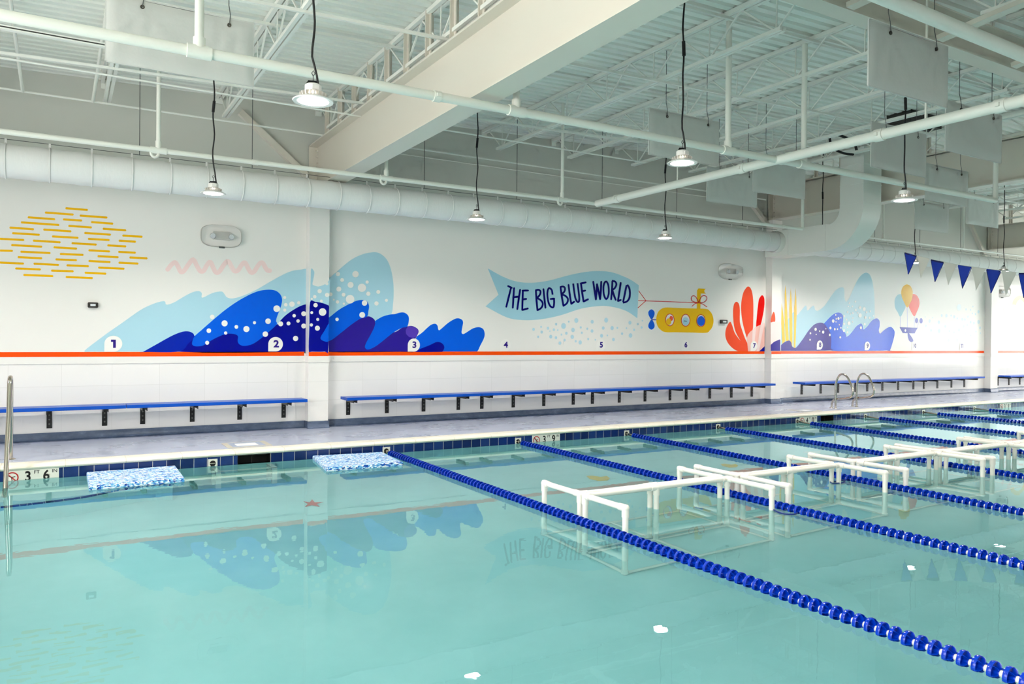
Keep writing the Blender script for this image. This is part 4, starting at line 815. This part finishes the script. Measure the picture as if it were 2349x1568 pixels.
bb = [(1538,925,9),(1589,908,6),(1593,943,9),(1569,975,7),(1635,917,9),(1648,937,4),(1690,890,8),(1675,927,8),(1654,974,11),(1689,981,9),(1701,930,5),(1716,1017,10),(1740,902,17),(1726,960,6),(1747,997,8),(1759,951,9),(1775,873,6),(1804,929,13),(1799,976,12),(1826,865,14),(1822,1005,7),(1856,912,7),(1852,1013,12),(1863,948,7),(1900,921,7),(1906,990,7),(1932,936,10),(1933,874,11),(1954,995,5),(2007,916,10),(1996,968,11),(2027,863,14),(2035,966,5),(2067,916,12),(2076,993,10),(2102,915,6),(2134,954,8),(2164,917,5),(2187,880,11),(2191,966,13),(2215,928,7),(2240,889,7),(2266,912,7),(2271,867,5)]
mu = Mural('mural_bubbles', 'pale blue bubble dots on the wall under the flying banner', 'mural'); mu.multi('dots', 'bubble_pale', [ell(700+a/2.936, 440+b_/2.936, r*0.92/2.936, r*1.15/2.936) for a, b_, r in bb], 1)
# submarine
G = lambda pts: Z(1460, 640, 11.2, pts)
sb = Mural('mural_submarine', 'yellow submarine painted on the wall, towing the banner by a red string', 'mural')
sb.poly('hull', 'sub_yellow', G([(505,1050),(530,900),(600,790),(740,728),(1000,736),(1400,750),(1780,762),(1880,815),(1950,920),(1980,1070),(1950,1220),(1880,1320),(1780,1378),(1400,1370),(1000,1364),(740,1360),(620,1300),(540,1200)]), 1)
sb.poly('periscope', 'sub_yellow', G([(1548,780),(1555,290),(1590,235),(1780,245),(1822,302),(1780,370),(1650,370),(1640,780)]), 2, smooth=0); sb.multi('periscope_lens', 'mural_white', [ell(1460+1782/11.2, 640+305/11.2, 40/11.2, 55/11.2)], 3)
for (x, y) in ((855,1045),(1260,1055),(1653,1065)):
    sb.multi('porthole_ring', 'line_red', [ell(1460+x/11.2, 640+y/11.2, 118/11.2, 162/11.2, 28)], 3); sb.multi('porthole_glass', 'mural_white', [ell(1460+x/11.2, 640+y/11.2, 101/11.2, 144/11.2, 28)], 4)
sb.multi('yellow_face', 'sub_yellow', [ell(1460+822/11.2, 640+1090/11.2, 68/11.2, 86/11.2)], 6); sb.multi('red_face', 'coral', [ell(1460+888/11.2, 640+1008/11.2, 48/11.2, 66/11.2)], 5)
sb.multi('blue_face', 'banner_blue', [ell(1460+1260/11.2, 640+1085/11.2, 85/11.2, 110/11.2)], 5); sb.multi('moustache', 'black', [stroke(G([(1215,1070),(1285,1082)]), 1.6)], 6); sb.multi('blue_disc', 'bright_blue', [ell(1460+1655/11.2, 640+1075/11.2, 100/11.2, 128/11.2)], 5)
for s_ in (-1, 1): sb.poly('propeller_blade', 'bright_blue', G([(388,1035),(330,1035+s_*75),(303,1035+s_*150),(315,1035+s_*215),(385,1035+s_*262),(452,1035+s_*215),(467,1035+s_*150),(445,1035+s_*75)]), 1)
sb.multi('shaft', 'royal', [stroke(G([(390,1042),(510,1045)]), 2.0)], 1)
sb.multi('string', 'line_red', [stroke(G([(45,550),(1590,605)]), 1.5), stroke(G([(55,300),(240,552)]), 1.4), stroke(G([(35,735),(240,555)]), 1.4)], 3)
sb.multi('bow', 'line_red', quads(G([(1597,595),(1530,470),(1470,425),(1415,450),(1405,520),(1460,575),(1597,607)]), 1.6)+quads(G([(1597,595),(1660,460),(1730,420),(1795,450),(1800,520),(1740,585),(1597,607)]), 1.6)+quads(G([(1590,610),(1500,630),(1420,700)]), 1.6)+quads(G([(1610,610),(1700,640),(1810,715)]), 1.6), 4)
# coral
G = lambda pts: Z(1640, 640, 8.709, pts)
co = Mural('mural_coral', 'orange red coral painted on the wall left of the second pilaster', 'mural')
co.poly('leaf', 'coral', G([(300,850),(340,910),(390,1060),(460,1170),(530,1250),(600,1320),(650,1360),(665,1445),(480,1440),(370,1390),(270,1290),(215,1170),(208,1060),(235,950)]), 1)
co.poly('leaf', 'coral', G([(430,450),(480,500),(497,620),(497,850),(540,1010),(600,1180),(645,1280),(660,1400),(620,1350),(540,1270),(430,1090),(380,930),(362,720),(365,580),(385,490)]), 2)
co.poly('leaf', 'coral', G([(665,145),(720,195),(755,330),(767,520),(765,800),(755,1000),(700,1060),(655,1130),(640,1180),(560,900),(525,660),(525,480),(560,290),(610,190)]), 1)
co.poly('red_leaf', 'coral_red', G([(935,322),(975,350),(990,420),(985,560),(950,760),(912,908),(870,935),(822,950),(835,760),(855,560),(880,400)]), 1)
co.multi('pink_leaf', 'coral_pink', [G([(660,1440),(635,1180),(655,1110),(700,1050),(750,1010),(822,950),(912,908),(990,870),(990,1338),(880,1440)])], 3)
co.multi('pale_stripe', 'coral_pale', [G([(750,1010),(822,960),(790,1240),(740,1265)]), G([(908,910),(988,872),(950,1060),(880,1430),(830,1440)])], 4)
co.multi('dark_corner', 'navy', [G([(880,1440),(990,1338),(990,1440)])], 4)
co.multi('leaf', 'coral', [spline(G([(1170,650),(1200,720),(1203,842),(1160,850),(1114,858),(1125,760)]), True, 4)], 1, YF)
co.multi('pale_leaf', 'coral_pale', [G([(1114,858),(1203,842),(1305,850),(1305,1210),(1114,1315)])], 1, YF)
# second wave, yellow blades
w2 = Mural('mural_wave', 'smaller painted wave mural with bubbles around numbers 8 and 9', 'mural')
w2.poly('blue_crest', 'violet', G([(1114,1310),(1180,1250),(1283,1205),(1305,1205),(1305,1430),(1114,1430)]), 2, YF, smooth=0)
I = lambda pts: Z(1820, 610, 7.468, pts)
w2.poly('pale_wave', 'pale_blue', [(1788,760),(1806,735),(1820,716)]+I([(60,840),(140,750),(215,675),(242,762),(340,675),(375,750),(430,760),(540,670),(650,510),(740,400),(830,365),(870,400),(875,540),(905,610),(960,540),(1030,380),(1110,220),(1190,135),(1260,115),(1320,170),(1365,330),(1388,560),(1390,850),(1380,1040)])+[(1990,790),(1900,800),(1790,800)], 1)
w2.poly('bright_crest', 'bright_blue', I([(480,1000),(520,985),(620,880),(700,815),(770,795),(835,825),(852,900),(840,1010),(830,1090),(880,1130),(885,1250),(600,1300)]), 2)
w2.poly('violet_crest', 'violet', [(1772,803.5),(1772,798),(1786,795),(1797.3,785.8),(1808.8,780.7),(1814.5,784.7),(1816.8,793.9),(1822.6,797.3)]+I([(60,1380),(160,1250),(270,1090),(360,1000),(450,968),(520,985),(580,1060),(640,1180),(640,1400)])+[(1900,803.5)], 4)
w2.poly('bright_crest', 'bright_blue', I([(560,1440),(600,1250),(780,1090),(840,1100),(880,1150),(882,1210),(940,1195),(1010,1120),(1080,1030),(1155,985),(1185,1020),(1200,1085),(1260,1040),(1340,940),(1420,895),(1470,930),(1475,1020),(1462,1100),(1485,1155),(1560,1090),(1660,1040),(1725,1100),(1730,1180),(1700,1300),(1652,1440),(1600,1445)]), 3)
w2.multi('bubbles', 'mural_white', [ell(1820+a/7.468, 610+b_/7.468, r*0.85/7.468, r*1.15/7.468, 14) for a, b_, r in [(377,1083,24),(288,1150,17),(281,1262,15),(386,1170,11),(446,1113,12),(506,1130,23),(552,1073,10),(677,940,26),(768,897,22),(722,836,12),(730,903,12),(809,885,12),(726,955,10),(783,1005,12),(630,1060,22),(619,1178,19),(705,1080,19),(751,1079,14),(809,1057,13),(798,1220,18),(1153,1055,22),(1058,608,16),(955,635,11),(937,690,11),(1006,690,12),(969,715,10),(1138,710,24),(1208,735,30),(1066,752,18),(924,788,15),(1014,805,15),(973,820,12),(1099,802,12),(1250,790,16),(1311,773,14),(1365,852,12),(1138,845,34),(1230,880,22),(1300,885,18),(1014,890,12),(907,915,15),(866,855,18),(949,980,30),(866,990,20),(1217,995,20),(1010,955,11),(920,1050,11),(922,1135,18),(863,1105,22)]], 6)
gr = Mural('mural_grass', 'four tall yellow grass blades painted right of the second pilaster', 'mural')
for pts in ([(1320,430),(1350,600),(1385,900),(1400,1240),(1345,1290),(1318,800)], [(1405,115),(1425,300),(1445,700),(1475,1235),(1410,1235),(1390,700),(1393,300)], [(1512,175),(1530,400),(1545,800),(1547,1360),(1492,1240),(1483,600)], [(1612,175),(1625,400),(1630,700),(1607,1365),(1570,1365),(1580,600)]): gr.poly('blade', 'blade_yellow', G(pts), 3, smooth=0)
# balloon boat and bubbles
J = lambda pts: Z(2030, 640, 9.225, pts)
bo = Mural('mural_balloon_boat', 'little blue boat hanging from three balloons painted on the wall above number 10', 'mural')
bo.poly('blue_balloon', 'banner_blue', J([(315,318),(250,350),(205,450),(215,600),(270,700),(325,795),(390,690),(435,590),(430,450),(380,340)]), 1)
bo.poly('red_balloon', 'balloon_red', J([(600,315),(670,340),(725,440),(725,560),(680,680),(620,785),(550,680),(505,570),(520,430),(560,340)]), 1)
bo.poly('yellow_balloon', 'balloon_yellow', J([(465,110),(540,150),(585,260),(575,400),(530,510),(470,600),(400,480),(350,350),(350,230),(390,150)]), 2)
bo.multi('strings', 'far_blue', [stroke(J([(325,795),(330,1015)]), 0.9), stroke(J([(470,600),(475,1020)]), 0.9), stroke(J([(620,785),(622,1020)]), 0.9), stroke(J([(712,900),(690,1028)]), 0.8)], 1)
bo.poly('boat', 'boat_blue', J([(308,1015),(690,1028),(625,1148),(375,1140)]), 2, smooth=0); bo.poly('keel', 'boat_blue', J([(480,1145),(512,1150),(600,1290),(560,1330),(510,1300),(485,1220)]), 2, smooth=3)
bo.multi('propeller', 'boat_blue', [ell(2030+668/9.225, 640+875/9.225, 3.4, 6.2), ell(2030+764/9.225, 640+880/9.225, 3.7, 6.2)], 2); bo.multi('window', 'mural_white', [ell(2030+430/9.225, 640+1085/9.225, 1.9, 2.9)], 3)
mu = Mural('mural_bubbles', 'faint pale blue dots on the wall right of the balloon boat', 'mural'); rr = random.Random(3)
mu.multi('dots', 'bubble_glare', [ell(2030+a/9.225, 640+b_/9.225, r*0.7/9.225, r*1.15/9.225, 14) for a, b_, r in [(1568,595,62),(1978,690,30),(1980,905,38),(2010,1030,26),(945,885,32),(865,985,24),(1200,770,26),(1300,775,32),(1465,795,30),(1400,770,18),(1140,910,34),(1275,1000,26),(975,1085,26),(1145,1095,42),(1345,1295,26),(1525,1290,30),(1710,1165,46),(1565,1075,32),(1635,850,30),(1690,855,26),(1755,795,22),(1665,1000,24),(1740,970,18),(1812,910,26),(1880,930,26),(1715,640,20),(1810,650,18),(1860,580,16),(1850,725,16),(1915,740,20),(1530,830,18),(1005,815,12),(850,800,12),(1460,1125,18),(1360,1100,18),(1925,1110,18),(2020,1140,14),(1815,1190,18)]], 1)  # bubble colour paled to carry the window glare
K = lambda pts: Z(2250, 640, 7.838, pts)
mu = Mural('mural_coral', 'pale pink coral before a yellow sun arc painted at the right edge', 'mural')
mu.multi('sun_arc', 'far_yellow', quads(K([(600,460),(620,390),(690,330),(770,360),(830,450),(850,560)]), 9, 4), 1)
mu.multi('stems', 'far_pink', quads(K([(515,430),(560,510),(615,630),(635,760),(622,900),(635,1100),(635,1285)]), 6.5, 4)+quads(K([(418,510),(450,620),(530,740),(600,850),(630,960)]), 6, 4)+quads(K([(458,800),(485,930),(550,1060),(612,1150),(632,1240)]), 5, 4)+quads(K([(790,830),(720,860),(665,940),(645,1040)]), 6, 4), 2)
mu.multi('sprig', 'far_blue', quads(K([(300,880),(305,1000),(302,1100),(310,1190)]), 2.2, 3)+quads(K([(355,950),(340,1020),(310,1060)]), 2.2, 3), 1)
mu = Mural('mural_waves_pink', 'faint pink thin lines on the wall left of the right edge coral', 'mural'); mu.multi('lines', 'pink', [stroke(K([(180+10*i % 40, 250+52*i), (340+30*(i % 3), 256+52*i)]), 0.8) for i in range(9)], 1)
# numbers
NB = [(260,788,'1'),(632,789,'2'),(949,791,'3'),(1159,791,'4'),(1378,791,'5'),(1572,791,'6'),(1729,793,'7'),(1880,791,'8'),(1989,793,'9'),(2097,793,'10'),(2206,793,'11')]
bg_on = {'1': 'on the pale wave', '2': 'on the dark wave', '3': 'on the violet wave', '4': 'right of the big wave', '5': 'below the banner', '6': 'below the submarine', '7': 'on the coral', '8': 'on the second wave', '9': 'on the right end of the second wave', '10': 'below the balloon boat', '11': 'left of the third pilaster'}
for px, py, s in NB:
    c = at_y((px, py), YW); t = empty('number_badge', 'white drop shaped badge with number %s painted %s' % (s, bg_on[s]), 'number badge', (c.x, YW-0.0075, c.z), 'mural number badges'); r = 0.112
    out = [(-r, -r)]+[(r*math.cos(a), r*math.sin(a)) for a in [-math.pi/2+i*math.pi/20 for i in range(31)]]
    tri = geometry.tessellate_polygon([[Vector((a, b_, 0)) for a, b_ in out]])
    b = MB().add([(a, 0, b_) for a, b_ in out], [tuple(f) for f in tri]); o = b.build('badge', 'badge_white', t)
    if set(s) == {'1'}:
        b = MB(); one = [(-.040, .058), (.020, .058), (.020, -.058), (-.014, -.058), (-.014, .026), (-.040, .026)]
        for k in range(len(s)):
            dx = 0.01+(k-(len(s)-1)/2)*0.066; sc = 1.0 if len(s) == 1 else 0.85; tr_ = geometry.tessellate_polygon([[Vector((x*sc, z, 0)) for x, z in one]])
            b.add([(dx+x*sc, -0.0012, z) for x, z in one], [tuple(f) for f in tr_])
        b.build('digit', 'digit', t); continue
    text_on(s, 0.01, 0, 0.15, 'digit', t, 'digit', 0.0055, 1.12 if len(s) == 1 else 0.85, -0.0012)
